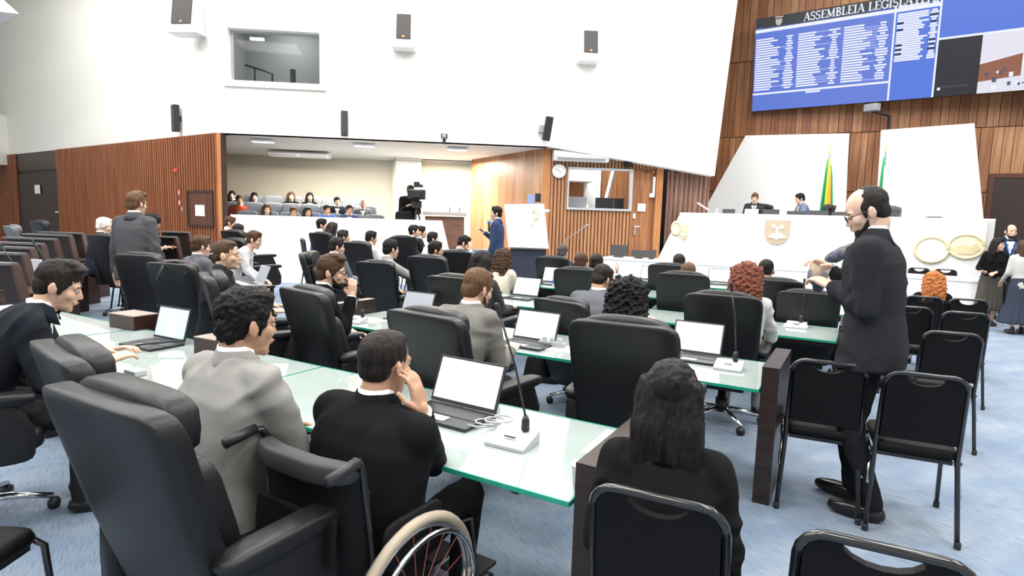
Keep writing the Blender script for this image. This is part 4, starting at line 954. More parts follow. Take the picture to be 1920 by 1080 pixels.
def finish_people():
    tmp = []
    for j in JOBS:
        for mb, vox, smo, mi, dsp in j['pieces']:
            me = mb.mesh('tmp'); ob = bpy.data.objects.new('tmp', me); COL.objects.link(ob)
            r = ob.modifiers.new('r', 'REMESH'); r.mode = 'VOXEL'; r.voxel_size = vox
            q = ob.modifiers.new('s', 'SMOOTH'); q.factor = .5; q.iterations = smo
            tmp.append(ob)
    bpy.context.view_layer.update(); dg = bpy.context.evaluated_depsgraph_get(); it = iter(tmp)
    for j in JOBS:
        vs = []; fs = []; ms = []; k = 0
        for mb, vox, smo, mi, dsp in j['pieces']:
            ev = next(it).evaluated_get(dg); me = ev.data; n = len(me.vertices)
            v = np.empty(n*3, np.float32); me.vertices.foreach_get('co', v); v = v.reshape(-1, 3).astype(float)
            if dsp and dsp[1]:
                nn = np.empty(n*3, np.float32); me.vertices.foreach_get('normal', nn); nn = nn.reshape(-1, 3)
                if dsp[0] == 'fold': a = npfold(v, dsp[1], dsp[2])
                elif dsp[0] == 'pleat': a = dsp[1]*np.sin(np.arctan2(v[:, 0], v[:, 1])*16)*np.clip((.75-v[:, 2])*2, 0, 1)
                elif dsp[0] == 'curl': a = npcurl(v, dsp[1])
                else: a = npstrand(v, dsp[1])
                v = v + nn*a[:, None]
            q = np.empty(len(me.polygons)*4, np.int32)
            if len(me.loops) == len(q): me.loops.foreach_get('vertex_index', q); f = (q.reshape(-1, 4)+k).tolist()
            else: f = [[i+k for i in p.vertices] for p in me.polygons]
            vs.append(v); fs += f; ms += [mi]*len(f); k += n
        if j['raw']:
            r = j['raw']; vs.append(np.array([tuple(a) for a in r.v])); fs += [[i+k for i in f] for f in r.f]; ms += r.m
        me = bpy.data.meshes.new(j['name']); me.from_pydata((np.concatenate(vs)*j['sc']).tolist(), [], fs); me.polygons.foreach_set('material_index', ms); me.polygons.foreach_set('use_smooth', [True]*len(fs)); me.update()
        for m in j['mats']: me.materials.append(m)
        ob = bpy.data.objects.new(j['name'], me); COL.objects.link(ob); ob.parent = j['par']
        if 'vfront' in j:                                      # the shirt (and tie) seen between the lapels
            hp_, ax, ms_, mt_, Cc = j['vfront']; v = vs[0]; n = len(v); F = np.array([f for f in fs if len(f) == 4]); nn = np.array([tuple(a.vector) for a in me.vertex_normals])[:n]
            tau = (v-hp_)@ax; ci = np.clip((tau/np.linalg.norm(Cc[10]-hp_)*10).round().astype(int), 0, 10); rel = v-Cc[ci]
            for nm, wv, off, m_ in (('shirt_front', .008+(tau-.2)*.2, .005, ms_), ('tie', np.full(n, .02), .011, mt_)):
                if m_ is None: continue
                ok = (tau > .2) & (tau < .5) & (np.abs(rel[:, 0]) < wv) & (rel[:, 1] > .02) & (nn[:, 1] > .1)
                fk = F[ok[F].all(axis=1)]
                if len(fk) < 4: continue
                idx = np.unique(fk); mp_ = np.zeros(n, int); mp_[idx] = np.arange(len(idx)); q = bpy.data.meshes.new(nm)
                q.from_pydata(((v[idx]+nn[idx]*off)*j['sc']).tolist(), [], mp_[fk].tolist()); q.materials.append(m_); q.polygons.foreach_set('use_smooth', [True]*len(fk)); q.update()
                so = bpy.data.objects.new(nm, q); COL.objects.link(so); so.parent = j['par']
    for ob in tmp:
        me = ob.data; bpy.data.objects.remove(ob); bpy.data.meshes.remove(me)

# ================================================================== DESK ROWS
GT, PT = .66, .79
ROWS = [(1.70, -6.6, -.74), (3.51, -3.85, -.42), (5.43, -3.88, -.1), (7.2, -4.6, .15), (8.95, -4.6, .42)]
for i, (E_, ta, tb_) in enumerate(ROWS):
    Lr = tb_-ta; lab = ['long glass-topped desk where the wheelchair user sits', 'glass-topped desk in front of the curly-haired woman and the man in mid-grey', 'glass-topped desk in front of the woman with reddish hair', 'glass-topped desk in the second row from the clerks table', 'glass-topped desk in the row nearest the clerks table'][i]
    o = empty('glass_desk', ts(tb_, E_), rzF, lab, 'desk', 'rows of glass-topped desks')
    n = 3
    for k in range(n):
        xa = -Lr + k*Lr/n + (.004 if k else 0); xb = -Lr + (k+1)*Lr/n - .004
        g = MB().box(((xa+xb)/2, .375, GT-.007), (xb-xa, .75, .014)).obj('glass_top', M_GLASS, o)
        e = MB(); e.box(((xa+xb)/2, -.003, GT-.007), (xb-xa, .006, .017)).box(((xa+xb)/2, .753, GT-.007), (xb-xa, .006, .017)).box((xb, .375, GT-.007), (.006, .75, .017)); e.obj('glass_edge', M_GEDGE, g)
    for x, h_ in [(.05, PT)] + [(-Lr*k/n, GT-.02) for k in range(1, n)] + [(-Lr-.05, PT)]:
        MB().box((x, .33, h_/2), (.09 if h_ == PT else .04, .62 if h_ == PT else .45, h_)).obj('end_panel' if h_ == PT else 'support_panel', M_ESP, o)
    MB().box((-Lr/2, .62, GT-.1), (Lr, .03, .12)).obj('rail', M_ESP, o)
    if i == 0: MB().box((-Lr+2.4, .62, .36), (2.6, .03, .45)).obj('modesty_panel', M_DKRED, o)

# ---- left block: dark wooden desks with slanted partitions
SLD = []
for k, (px, py, Y) in enumerate(((22, 497, 5.6), (40, 478, 6.3), (55, 467, 6.9), (75, 459, 7.6), (100, 450, 8.4), (128, 443, 9.2), (152, 439, 10.0), (327, 446, 9.6), (352, 437, 10.4))):
    p = dy(px, py, Y); o = empty('slant_desk', (p.x, p.y, 0), math.radians(-8), 'dark wooden desk with a slanted partition, ' + ('in the stepped block by the dark door' if k < 7 else 'beyond the standing man in grey' if k < 9 else 'beyond the woman in the white sweater'), 'desk', 'slanted wooden desks by the dark door' if k < 7 else 'slanted wooden desks beyond the standing man' if k < 9 else 'slanted wooden desks beyond the white sweater')
    SLD.append(o); H = p.z; b_ = .22; wq = .75 if k < 7 else .5 if k < 9 else .32
    MB().prism([(-wq, 0, H), (0, 0, H), (b_, 0, .12), (b_-wq, 0, .12)], (0, .04, 0)).obj('partition', mat('deep_brown', (.013, .006, .005), .4), o)
    MB().prism([(0, -.02, H), (.035, -.02, H), (b_+.035, -.02, .12), (b_, -.02, .12)], (0, .08, 0)).obj('edge_strip', mat('edge_wood', (.05, .026, .02), .35), o)  # lighter brown paints the light caught along the slanted edge
    MB().box((-wq/2, .0, H+.01), (wq+.03, .12, .022)).obj('ledge', mat('ledge_grey', (.12, .115, .115), .35), o)  # light on the ledge top is put into its paler grey
    MB().box((-wq*.44, .28, .70), (wq+.1, .5, .035)).obj('desktop', M_DKRED, o); MB().box((-wq*.4, .3, .34), (wq*.9, .4, .68)).obj('pedestal', M_DKRED, o)
# gallery lectern-counter next to the steps
a = onW(797, 395, -.2); b_ = onW(871, 399, -.2); c = onW(797, 450, -.2)
o = empty('brown_counter', at(b_, 0), rzW, 'brown wooden counter with a grey top beside the gallery steps', 'counter'); W_ = (b_-a).length
MB().box((-W_/2, .35, b_.z/2-.05), (W_, .6, b_.z-.1)).obj('cabinet', mat('counter_wood', (.16, .075, .05), .4, var=((.22, .11, .075), 3, (1, 1, 8))), o); MB().box((-W_/2, .33, b_.z-.04), (W_+.1, .75, .08)).obj('counter_top', mat('counter_grey', (.42, .39, .36), .4), o)
for x in (-.35, -.12): MB().tube([(x, .2, b_.z), (x, .2, b_.z+.13)], .02, 6).obj('peg', M_GRYP, o)

# ================================================================== CHAIRS IN PLACE
C_ = exec_chair
C_(180, 746, 1.09, 60, 'black leather office chair behind the man in the light grey suit')
C_(97, 655, 1.068, 48, 'empty black leather office chair between the typing man and the man in light grey')
C_(0, 0, 1.1, 36, 'black leather office chair of the man typing on a laptop', xy=(-2.6, 2.78))
C_(1165, 607, 1.078, 64, 'wide black leather office chair of the woman with curly black hair')
C_(790, 588, 1.06, 53, 'black leather office chair of the bearded man in mid-grey')
C_(562, 544, 1.06, 48, 'black leather office chair of the man with hand on chin')
C_(1355, 554, 1.06, 64, 'black leather office chair of the woman with reddish hair')
C_(253, 478, 1.10, 75, 'dark office chair in front of the standing man in grey')
C_(315, 494, 1.08, 70, 'black office chair with a bag strap draped over its top')
C_(384, 515, 1.10, 30, 'narrow-seen black office chair of the man with cropped hair looking sideways')
C_(187, 441, 1.1, 70, 'dark office chair of the white-haired man', Y=8.3)
C_(262, 446, 1.1, 70, 'dark office chair hidden behind the standing man in grey', Y=7.9)
C_(701, 492, 1.0, 66, 'black office chair of the pointing man in pale grey')
C_(845, 520, 1.04, 60, 'black office chair before the dark long-haired woman')
C_(1047, 564, 1.0, 45, 'black office chair of the man in slate grey bending forward', s=4.32)
C_(1080, 505, 1.04, 66, 'black office chair beside the open laptop and the blue water bottle', s=6.2)
C_(1280, 514, 1.05, 66, 'black office chair beyond the curly-haired woman')
C_(1516, 549, 1.0, 62, 'black office chair beside the hands of the standing man with papers', s=6.2)
C_(598, 437, 1.06, 60, 'dark office chair before the white parapet, of the boy in blue', Y=11.0)
C_(572, 474, 1.06, 5, 'dark office chair seen edge-on before the desk of small wooden racks', Y=7.6)
C_(666, 455, 1.06, 60, 'dark office chair beside the young man in white', Y=9.2)
C_(798, 482, 1.06, 62, 'dark office chair at the outstretched hand of the pointing man', Y=7.0)
C_(851, 472, 1.06, 95, 'dark office chair of the man resting his head on his hand', Y=9.0)
C_(1035, 483, 1.06, 64, 'dark office chair beyond the woman in cream', s=7.98)
C_(1253, 497, 1.06, 66, 'dark office chair in the row nearest the clerks table', s=7.98)
C_(432, 433, 1.1, 60, 'dark office chair beside the end of the parapet', Y=10.2)
C_(433, 449, 1.1, 60, 'dark office chair behind the woman in the white sweater', Y=9.2)
C_(1454, 526, 1.0, 64, 'dark office chair of the young man with short black hair', s=6.4)
C_(68, 415, 1.1, 60, 'dark office chair before the dark door', Y=11.0)
C_(15, 424, 1.1, 50, 'dark office chair by the stepped desks at the left wall', Y=9.6, m=M_LEATHG)
C_(756, 444, 1.06, 120, 'dark office chair of the two men in suits before the parapet', Y=11.2)
B_ = banquet
B_(1739, 704, 66, 'black stacking chair in the second row of the aisle, away from the desk end panel')
B_(1556, 680, 66, 'black stacking chair beside the dark desk end panel')
B_(1788, 625, 68, 'black stacking chair behind the pair beside the standing man')
B_(1708, 576, 68, 'black stacking chair behind the red-curled woman')
B_(1812, 587, 68, 'black stacking chair in the third aisle row, on the open side')
B_(1733, 557, 68, 'black stacking chair of the woman with long red curls')
B_(1817, 562, 68, 'black stacking chair beside the woman with long red curls')
B_(1660, 1027, 64, 'black stacking chair at the back of the aisle, with a handle slot')
B_(1630, 614, 66, 'black stacking chair hidden by the standing man')
B_(1232, 932, 64, 'black stacking chair of the woman with straight black hair')
o = B_(40, 1000, 0, 'black stacking chair at the back corner, its seat edge by the empty office chair', Z=.47); q = gz(45, 998, .48); o.location = (q.x-.2, q.y-.12, 0)
for i, (px, py) in enumerate(((1722, 516), (1772, 516))): B_(px, py, -115, 'black stacking chair standing between the clerks table and the dais', s=13.95)
# dais chairs
for px, py, f, lab in ((1527, 374, 170, 'dark high-backed chair of the man in grey-blue on the dais'), (1667, 378, 240, 'empty grey president chair on the dais'), (1425, 380, 240, 'dark chair of the man in a dark suit on the dais')):
    p = sy(px, py, SD+1.35); o = C_(0, 0, 1.08, f, lab, xy=(p.x, p.y), group='chairs on the dais', m=M_LEATHG if px > 1600 else None); o.location.z = DZ
o = B_(1752, 404, -115, 'black stacking chair standing on the dais', s=SD+1.2); o.location.z = DZ

# ---- gallery seats
def build_gseat():
    r = empty('gallery_seat', (0, 0, 0)); m = mat('slate_vinyl', (.115, .13, .155), .5)
    MB().sq((0, -.22, .76), (.25, .05, .36), .3, .3, 20, 10, lambda p: (p.x, p.y-.15*p.z, p.z)).obj('backrest', m, r, True); MB().sq((0, .03, .42), (.25, .25, .06), .4, .3, 20, 8).obj('seat', m, r, True)
    for s_ in (-1, 1): MB().sq((s_*.28, 0, .45), (.035, .25, .2), .3, .3, 14, 8).obj('armrest', mat('dark_slate', (.05, .055, .065), .5), r, True)
    MB().box((0, 0, .18), (.4, .4, .36)).obj('base', M_BLKP, r); return r
GS = build_gseat(); first = True
for rowi, (d, zf, px0, px1, n, lab) in enumerate(((.95, .45, 462, 705, 7, 'front'), (1.95, .68, 440, 690, 8, 'middle'), (3.0, .9, 436, 665, 7, 'back'))):
    for k in range(n):
        p = gal(px0+(px1-px0)*k/(n-1), 400, d); o = GS if first else copy_tree(GS); first = False
        o.location = at(p, zf); o.rotation_euler = (0, 0, rzW+math.pi+.25); tag(o, 'slate grey padded seat in the %s row of the gallery' % lab, 'seat', 'gallery seats, %s row' % lab)

# ================================================================== PEOPLE IN PLACE
NAVY, CHAR, MIDG, LTG, SLATE, BLK_ = (.018, .022, .035), (.028, .029, .034), (.17, .165, .15), (.36, .355, .345), (.11, .115, .13), (.009, .009, .010)
Pn = person
Pn('man in a dark suit typing on a laptop at the glass desk', 125, 487, 36, Z=1.29, lod=0, lean=(20, 44), head=(-8, 20, 0), top=(.016, .018, .024), hair=('quiff', DB), skin=0, arms=((-.06, .54, .19), (.16, .52, .18)), curl=.6)
Pn('heavyset man in a light grey suit with dark curly hair', 463, 535, 55, Z=1.30, lod=0, lean=(4, 14), head=(-6, 6, 0), top=(.265, .258, .245), legs=(.12, .12, .12), hair=('curlyshort', BLK), skin=1, wide=1.16, arms=((-.2, .36, .16), (.16, .42, .16)))
P3o = Pn('man in a black suit sitting in a wheelchair, cheek on his hand', 722, 612, 58, Z=1.175, lod=0, lean=(0, 14), head=(0, 4, 0), top=BLK_, hair=('crop', DB), skin=1, wide=1.22, arms=((-.2, .45, .2), ('px', 792, 775, 2.02, -.25, -.1, 1)), legs=(.012, .012, .013))
Pn('woman with long straight black hair in a black jacket, holding papers', 1262, 672, 72, Z=1.16, lod=0, sc=.93, lean=(4, 12), head=(0, 8, 0), top=(.010, .010, .011), hair=('long', BLK), skin=0, female=True, shirt=None, arms=('lap', 'lap'))
Pn('standing man in a charcoal suit with glasses and short beard looking down', 1612, 348, 140, 'stand', lod=0, lean=(2, 9), head=(14, 24, 0), top=(.024, .025, .029), legs=(.014, .014, .016), hair=('receding', DB), skin=3, beard=DB, glasses=True, sc=1.05, wide=1.12, arms=((-.06, .20, .25, .3, .8, .35), (.10, .25, .34, -.5, .6, .35)), Z=1.80, curl=.9)
Pn('bearded man in a mid-grey suit bending over his laptop', 903, 502, 58, Z=1.252, lod=0, lean=(14, 36), head=(-14, 16, 0), top=MIDG, hair=('short', LBR), skin=0, beard=BR)
Pn('man in a black suit with glasses and beard, hand on chin', 622, 475, 25, Z=1.275, lod=0, lean=(8, 24), head=(-18, 4, 0), top=BLK_, hair=('quiff', BR), skin=0, beard=DB, glasses=True, arms=((-.15, .36, .14), (.02, .33, .44, -.1, .1, 1)), curl=1.0)
Pn('woman with long curly black hair seen from behind', 1183, 517, 64, Z=1.255, lod=0, lean=(4, 14), head=(0, 6, 0), top=(.03, .03, .032), hair=('longcurly', BLK), skin=1, female=True, shirt=None)
Pn('man in a black suit with cropped brown hair looking sideways', 422, 447, 20, Z=1.335, lod=0, lean=(4, 12), head=(-8, 0, 0), top=(.016, .018, .022), hair=('crop', BR), skin=0, shirt=(.05, .05, .06), beard=None)
Pn('standing man in a grey suit with his back turned', 254, 358, 84, 'stand', Y=6.5, lod=0, lean=(2, 6), head=(-10, 2, 0), top=(.075, .077, .083), legs=(.05, .05, .055), hair=('quiff', LBR), skin=0, sc=1.0)
Pn('white-haired man in a dark suit', 197, 407, 50, Y=8.95, head=(-20, 10, 0), top=NAVY, hair=('short', WHT), skin=3)
Pn('person with black bushy hair leaning on a far desk', 287, 395, 20, seat='the person with black bushy hair', Y=9.3, lean=(20, 35), head=(-10, 10, 0), top=(.05, .03, .025), hair=('afro', BLK), skin=2)
Pn('young man in a grey suit beside the man looking sideways', 378, 441, 60, seat='the young man in grey beside the man looking sideways', Y=7.2, head=(-12, 8, 0), top=SLATE, hair=('short', BR), skin=0)
Pn('woman in a white sweater with her hair tied back, bending forward', 480, 432, 8, seat='the woman in the white sweater', Y=8.6, lean=(20, 42), head=(0, 14, 0), top=(.60, .60, .59), kind='sweater', shirt=None, legs=(.20, .21, .23), hair=('bun', BR), skin=0, female=True, arms=((-.12, .42, .0), (.1, .46, -.06)))
Pn('man with dark hair and a blue collar behind the man with glasses', 632, 444, 55, seat='the man with a blue collar', Y=8.2, head=(-25, 6, 0), top=(.12, .14, .17), hair=('short', DB), skin=0)
Pn('man in a pale grey suit stretching out his arm', 733, 447, 28, Y=7.6, lean=(6, 12), head=(14, 4, 0), top=(.27, .27, .265), hair=('short', BLK), skin=0, arms=('lap', (.17, .60, .22, 0, 1, -.05)), curl=.8)
Pn('boy in a bright blue shirt before the parapet', 603, 409, 30, seat='the boy in bright blue', Y=11.6, lod=2, head=(-15, 0, 0), top=(.10, .17, .5), kind='sweater', hair=('short', BLK), skin=0)
Pn('woman with long dark hair before the parapet, beside the boy in blue', 625, 416, 50, Y=11.3, lod=2, top=(.12, .12, .14), hair=('long', DB), skin=0, female=True, shirt=None)
Pn('person with dark hair in slate, in front of the long-haired woman', 643, 430, 50, seat='the dark-haired person in slate', Y=10.4, lod=2, head=(-20, 0, 0), top=SLATE, hair=('short', DB), skin=1)
Pn('young man in white with black hair before the parapet', 697, 432, 50, seat='the young man in white', Y=10.6, lod=1, head=(-15, 8, 0), top=(.62, .62, .6), kind='sweater', hair=('short', BLK), skin=1)
Pn('man in a dark suit before the parapet, looking up', 774, 421, 10, Y=11.8, lod=2, head=(0, -8, 0), top=CHAR, hair=('short', BLK), skin=0)
Pn('man in a dark suit behind the man looking up', 789, 423, 20, seat='the man behind the one looking up', Y=12.2, lod=2, head=(-10, 0, 0), top=CHAR, hair=('short', BLK), skin=0)
Pn('man with black hair and a pale shirt near the parapet end', 811, 434, 30, seat='the man in a pale shirt near the parapet end', Y=10.8, lod=2, head=(-10, 0, 0), top=(.5, .5, .48), kind='sweater', hair=('short', BLK), skin=0)
Pn('bearded dark-haired man in a navy top near the pointing hand', 817, 451, 30, seat='the bearded man in navy', Y=8.4, lod=1, head=(-12, 4, 0), top=(.05, .08, .25), kind='sweater', hair=('short', BLK), skin=1, beard=BLK)
Pn('man in a grey-green suit resting his forehead on his hand', 875, 441, 20, Y=9.6, lod=1, lean=(14, 30), head=(-10, 22, 0), top=(.085, .10, .105), hair=('short', BLK), skin=0, arms=('desk', (.1, .34, .48, -.1, 0, 1)))
Pn('woman with long dark hair in a dark jacket', 905, 469, 62, s=4.9, lod=1, head=(-10, 4, 0), top=(.05, .05, .055), hair=('long', DB), skin=0, female=True, shirt=None)
Pn('woman with wavy brown hair in a cream blouse', 946, 465, 60, seat='the woman in a cream blouse', s=6.7, lod=1, head=(-10, 4, 0), top=(.66, .62, .50), kind='blouse', hair=('longcurly', BR), skin=0, female=True, shirt=None)
Pn('standing man in a blue suit speaking into a microphone', 932, 386, 172, 'stand', Y=11.2, lod=1, lean=(-2, 2), head=(10, -2, 0), top=(.035, .055, .12), legs=(.03, .045, .09), hair=('short', BLK), skin=0, arms=((-.2, .1, -.1), (.08, .26, .32, -.5, .5, .6)), curl=1.1, Z=None)
Pn('person with grey-brown hair and a reddish top by the parapet end', 433, 405, 20, seat='the person in a reddish top', Y=11.2, lod=2, top=(.35, .10, .06), kind='sweater', hair=('short', BR), skin=0)
Pn('person with short dark hair seated by the parapet end', 448, 419, 60, Y=10.6, lod=2, top=(.05, .05, .06), hair=('short', DB), skin=1)
Pn('man in a slate grey suit bending forward over his desk', 1137, 497, 62, s=4.95, lod=0, lean=(18, 44), head=(-20, 26, 0), top=SLATE, hair=('short', DB), skin=1)
Pn('person with grey-black hair in the row nearest the tribune', 1056, 458, 62, s=8.55, lod=1, top=CHAR, hair=('short', (.05, .045, .042)), skin=0)
Pn('person with dark brown hair behind the hand raised over the bent man', 1091, 473, 62, s=6.75, lod=1, top=CHAR, hair=('short', BR), skin=0)
Pn('person with dark hair and a raised hand', 1120, 475, 62, s=7.05, lod=1, top=CHAR, hair=('short', DB), skin=0, arms=('desk', (.24, .25, .52, 0, .2, 1)))
Pn('woman with wavy reddish hair in a pale grey cardigan', 1403, 490, 64, s=5.0, lod=0, lean=(6, 16), head=(0, 10, 0), top=(.52, .52, .50), kind='sweater', hair=('longcurly', RED_), skin=3, female=True, shirt=None, legs=(.3, .3, .3))
Pn('young man with short black hair seated before the dais', 1438, 484, 64, s=6.9, lod=1, top=(.4, .4, .4), hair=('crop', BLK), skin=1, shirt=(.7, .7, .7))
Pn('person with brown hair low behind an office chair back', 1274, 484, 64, s=8.5, lod=1, top=CHAR, hair=('short', DB), skin=0)
Pn('person with light brown hair low behind the chair beyond the curly-haired woman', 1292, 494, 64, s=6.9, lod=1, lean=(10, 20), head=(0, 15, 0), top=CHAR, hair=('short', LBR), skin=0)
Pn('woman with long red curls in a black top', 1752, 508, 66, s=8.2, lod=0, lean=(4, 10), head=(0, 4, 0), top=(.008, .008, .009), hair=('longcurly', GING), skin=3, female=True, shirt=None, legs=(.6, .6, .58), sc=.9)
Pn('woman in a black jacket and long grey skirt talking beside the dais', 1872, 445, -110, 'stand', s=12.7, lod=1, head=(45, 0, 0), top=(.010, .010, .011), hair=('long', DB), skin=0, female=True, shirt=None, skirt=((.075, .068, .06), .32, .22), arms=((.0, .2, .12), (.2, .25, .12, .6, .5, .2)), sc=.93)
Pn('woman in a pale grey blazer and dark pleated skirt seen from behind', 1920, 450, 75, 'stand', s=12.2, lod=1, head=(20, 0, 0), top=(.45, .44, .42), hair=('long', BR), skin=0, female=True, shirt=None, skirt=((.035, .045, .065), .2, .3), sc=.95, arms=((-.2, .24, .02), (.2, .24, .02)))
Pn('man in a navy suit with a blue lanyard behind the two women', 1897, 420, -105, 'stand', s=14.0, lod=1, head=(0, 0, 0), top=(.02, .03, .05), hair=('receding', DB), skin=0, lanyard=(.05, .15, .6), beard=DB)
Pn('man in a dark suit and tie seated at the dais', 1416, 361, -118, s=SD+1.15, z0=DZ, lod=1, lean=(4, 10), top=(.03, .033, .04), hair=('short', LBR), skin=3, tie=(.05, .05, .06), shirt=(.82, .82, .82))
Pn('man in a grey-blue suit seated sideways at the dais', 1499, 362, 175, s=SD+1.1, z0=DZ, lod=1, lean=(6, 18), head=(-5, 14, 0), top=(.15, .19, .26), hair=('short', BLK), skin=0)
# gallery audience
G_ = 'audience in the gallery'
for lab, px, py, d, zf, kw in (
    ('person in black at the end of the back gallery row', 435, 357, 3.0, .9, dict(top=BLK_, hair=('short', BLK))),
    ('person in a rust red sweater with a white badge in the gallery', 449, 365, 1.95, .68, dict(top=(.38, .07, .04), kind='sweater', hair=('short', BR), wide=1.1)),
    ('person in navy with dark hair in the back gallery row', 477, 360, 3.0, .9, dict(top=(.05, .07, .11), hair=('short', BLK))),
    ('woman with long brown hair in black in the back gallery row', 546, 359, 3.0, .9, dict(top=BLK_, hair=('long', BR), female=True)),
    ('woman with black hair in black in the back gallery row', 581, 360, 3.0, .9, dict(top=BLK_, hair=('long', BLK), female=True)),
    ('man in a dark suit and white shirt in the middle gallery row', 632, 368, 1.95, .68, dict(top=NAVY, hair=('short', DB))),
    ('person with grey hair at the end of the middle gallery row', 680, 372, 1.95, .68, dict(top=SLATE, hair=('short', GR))),
    ('woman with long brown hair in dark grey in the front gallery row', 500, 382, .95, .45, dict(top=(.04, .04, .045), hair=('long', BR), female=True)),
    ('woman in cream in the front gallery row', 550, 387, .95, .45, dict(top=(.66, .6, .45), kind='blouse', hair=('bun', BR), female=True)),
    ('woman in white in the front gallery row', 577, 387, .95, .45, dict(top=(.72, .72, .72), kind='sweater', hair=('long', DB), female=True)),
    ('young man in royal blue in the front gallery row', 613, 383, .95, .45, dict(top=(.06, .12, .38), hair=('short', DB))),
    ('man in a blue suit leaning on his hand in the front gallery row', 655, 383, .95, .45, dict(top=(.04, .06, .14), hair=('short', DB)))):
    p = gal(px, py, d+.1); kw.setdefault('shirt', (.75, .75, .75))
    Pn(lab, px, py, -68, Y=p.y, z0=zf, lod=2, skin=random.choice((0, 0, 3, 1)), arms='lap', group=G_, head=(random.uniform(-5, 25), 6, 0), **kw)
p = gal(772, 345, .7); Pn('camera operator in black behind the broadcast camera', 770, 346, -60, 'stand', Y=p.y, z0=.45, lod=2, top=BLK_, legs=BLK_, hair=('short', DB), skin=0, shirt=None, arms=((-.1, .35, .3), (.15, .35, .3)))
p = onB(1100, 355, -.9); Pn('person in a white top behind the booth glass', 1100, 352, -80, seat='the person in the booth', Y=p.y, z0=.5, lod=2, lean=(10, 25), top=(.7, .7, .7), kind='sweater', shirt=None, hair=('short', WHT), skin=0)
finish_people()

# ================================================================== THINGS ON DESKS AND FLOOR
def laptop(px, py, face, label, z=GT, scr='bright', W_=.34, ang=112, xy=None):
    p = xy or gz(px, py, z); o = empty('laptop', (p[0], p[1], z), math.radians(face-90), label, 'laptop')
    MB().box((0, 0, .009), (W_, .235, .016)).obj('base', M_BLKP if scr != 'silver' else M_SILV, o, bevel=.004); MB().box((0, .03, .0178), (W_*.86, .1, .003)).obj('keyboard', M_BLKP, o); MB().box((0, -.065, .0178), (.1, .06, .002)).obj('touchpad', M_GRYP, o)
    R = Matrix.Rotation(math.radians(90-ang), 3, 'X'); c = V((0, .115, .018))
    lid = MB().box(c + R @ V((0, 0, .115)), (W_, .010, .225), R=R).obj('lid', M_SILV if scr == 'silver' else M_BLKP, o, bevel=.003)
    m = {'bright': mat('laptop_screen', (.85, .88, .93), .3, emit=.75), 'doc': mat('laptop_screen_blue', (.42, .52, .66), .3, emit=.5), 'dim': mat('laptop_screen_grey', (.28, .30, .34), .25, emit=.25), 'silver': mat('laptop_screen_grey', (.28, .30, .34), .25, emit=.25)}[scr]
    sc_ = MB().box(c + R @ V((0, -.0062, .118)), (W_*.93, .002, .195), R=R).obj('screen', m, lid)
    if scr == 'doc': MB().box(c + R @ V((.0, -.0078, .105)), (W_*.3, .002, .15), R=R).obj('page', mat('laptop_screen', (.85, .88, .93), .3, emit=.75), lid)
    return o
laptop(285, 648, 62, 'open laptop under the hands of the typing man', scr='doc', ang=105)
laptop(838, 782, 58, 'open laptop in front of the wheelchair user', W_=.38)
laptop(985, 648, 58, 'open laptop in front of the bearded man in mid-grey', W_=.36)
laptop(762, 600, 60, 'laptop with a dim screen beside the chair of the bearded man', scr='dim')
laptop(1296, 674, 60, 'open laptop beside the curly-haired woman chair'); laptop(975, 560, 60, 'open laptop beside the woman in cream'); laptop(1030, 533, 62, 'open laptop before the blue water bottle')
laptop(1216, 528, 62, 'open laptop near the person with the raised hand'); laptop(468, 534, 40, 'grey open laptop beside the man looking sideways', scr='silver'); laptop(0, 0, 70, 'silver laptop on a slanted wooden desk behind the typing man', z=.7175, scr='silver', xy=SLD[1].matrix_basis @ V((-.42, .28, 0)))
laptop(1345, 533, 62, 'open laptop beside the woman with reddish hair')
q = gz(468, 534, GT); o = empty('side_table', (q.x, q.y, 0), rzF, 'small dark side table under the grey laptop beside the man looking sideways', 'table')
MB().box((0, 0, GT-.0155), (.5, .36, .03)).obj('table_top', M_ESP, o, bevel=.004)
for sx in (-1, 1):
    for sy_ in (-1, 1): MB().box((sx*.22, sy_*.15, (GT-.03)/2), (.035, .035, GT-.03)).obj('leg', M_ESP, o)
def mic(px, py, tip, label, z=GT, rz=-.5, s_=1.0, Yt=None, on=None):
    p = gz(px, py, z)
    if on is not None: p = SLD[on].matrix_basis @ V((px, py, z)); tip_w = p + V(tip)
    o = empty('desk_microphone', (p.x, p.y, z), rz, label, 'microphone')
    MB().prism([(-.085*s_, -.07*s_, 0), (-.085*s_, .07*s_, 0), (-.085*s_, .07*s_, .05), (-.085*s_, -.07*s_, .015)], (.17*s_, 0, 0)).obj('base', M_SILV, o, bevel=.004)
    MB().box((0, -.02, .036), (.05, .01, .004)).obj('button', M_BLKP, o)
    t = (tip_w if on is not None else dy(*tip, Yt or p.y+.02)) - p; t = Matrix.Rotation(-rz, 3, 'Z') @ t; b = V((.03*s_, .05*s_, .05))
    MB().lathe([(.018, 0), (.016, .04), (.009, .06)], 10, b).obj('socket', M_BLKP, o, True)
    MB().tube([b + V((0, 0, .05)), b.lerp(t, .5) + V((.01, 0, .03)), t], .005, 6).obj('gooseneck', M_BLKP, o, True); MB().cap(t, t + (t-b).normalized()*.045 + V((0, -.01, 0)), .010, .011, 10).obj('capsule', M_BLKP, o, True)
mic(960, 832, (938, 592), 'desk microphone with a tall gooseneck in front of the wheelchair user', s_=1.05)
mic(1366, 692, (1372, 545), 'grey desk microphone beside the dark desk end panel', s_=1.0)
mic(1493, 614, (1508, 533), 'desk microphone before the standing man with papers'); mic(1003, 624, (1006, 596), 'desk microphone behind the laptop of the bearded man', s_=.8)
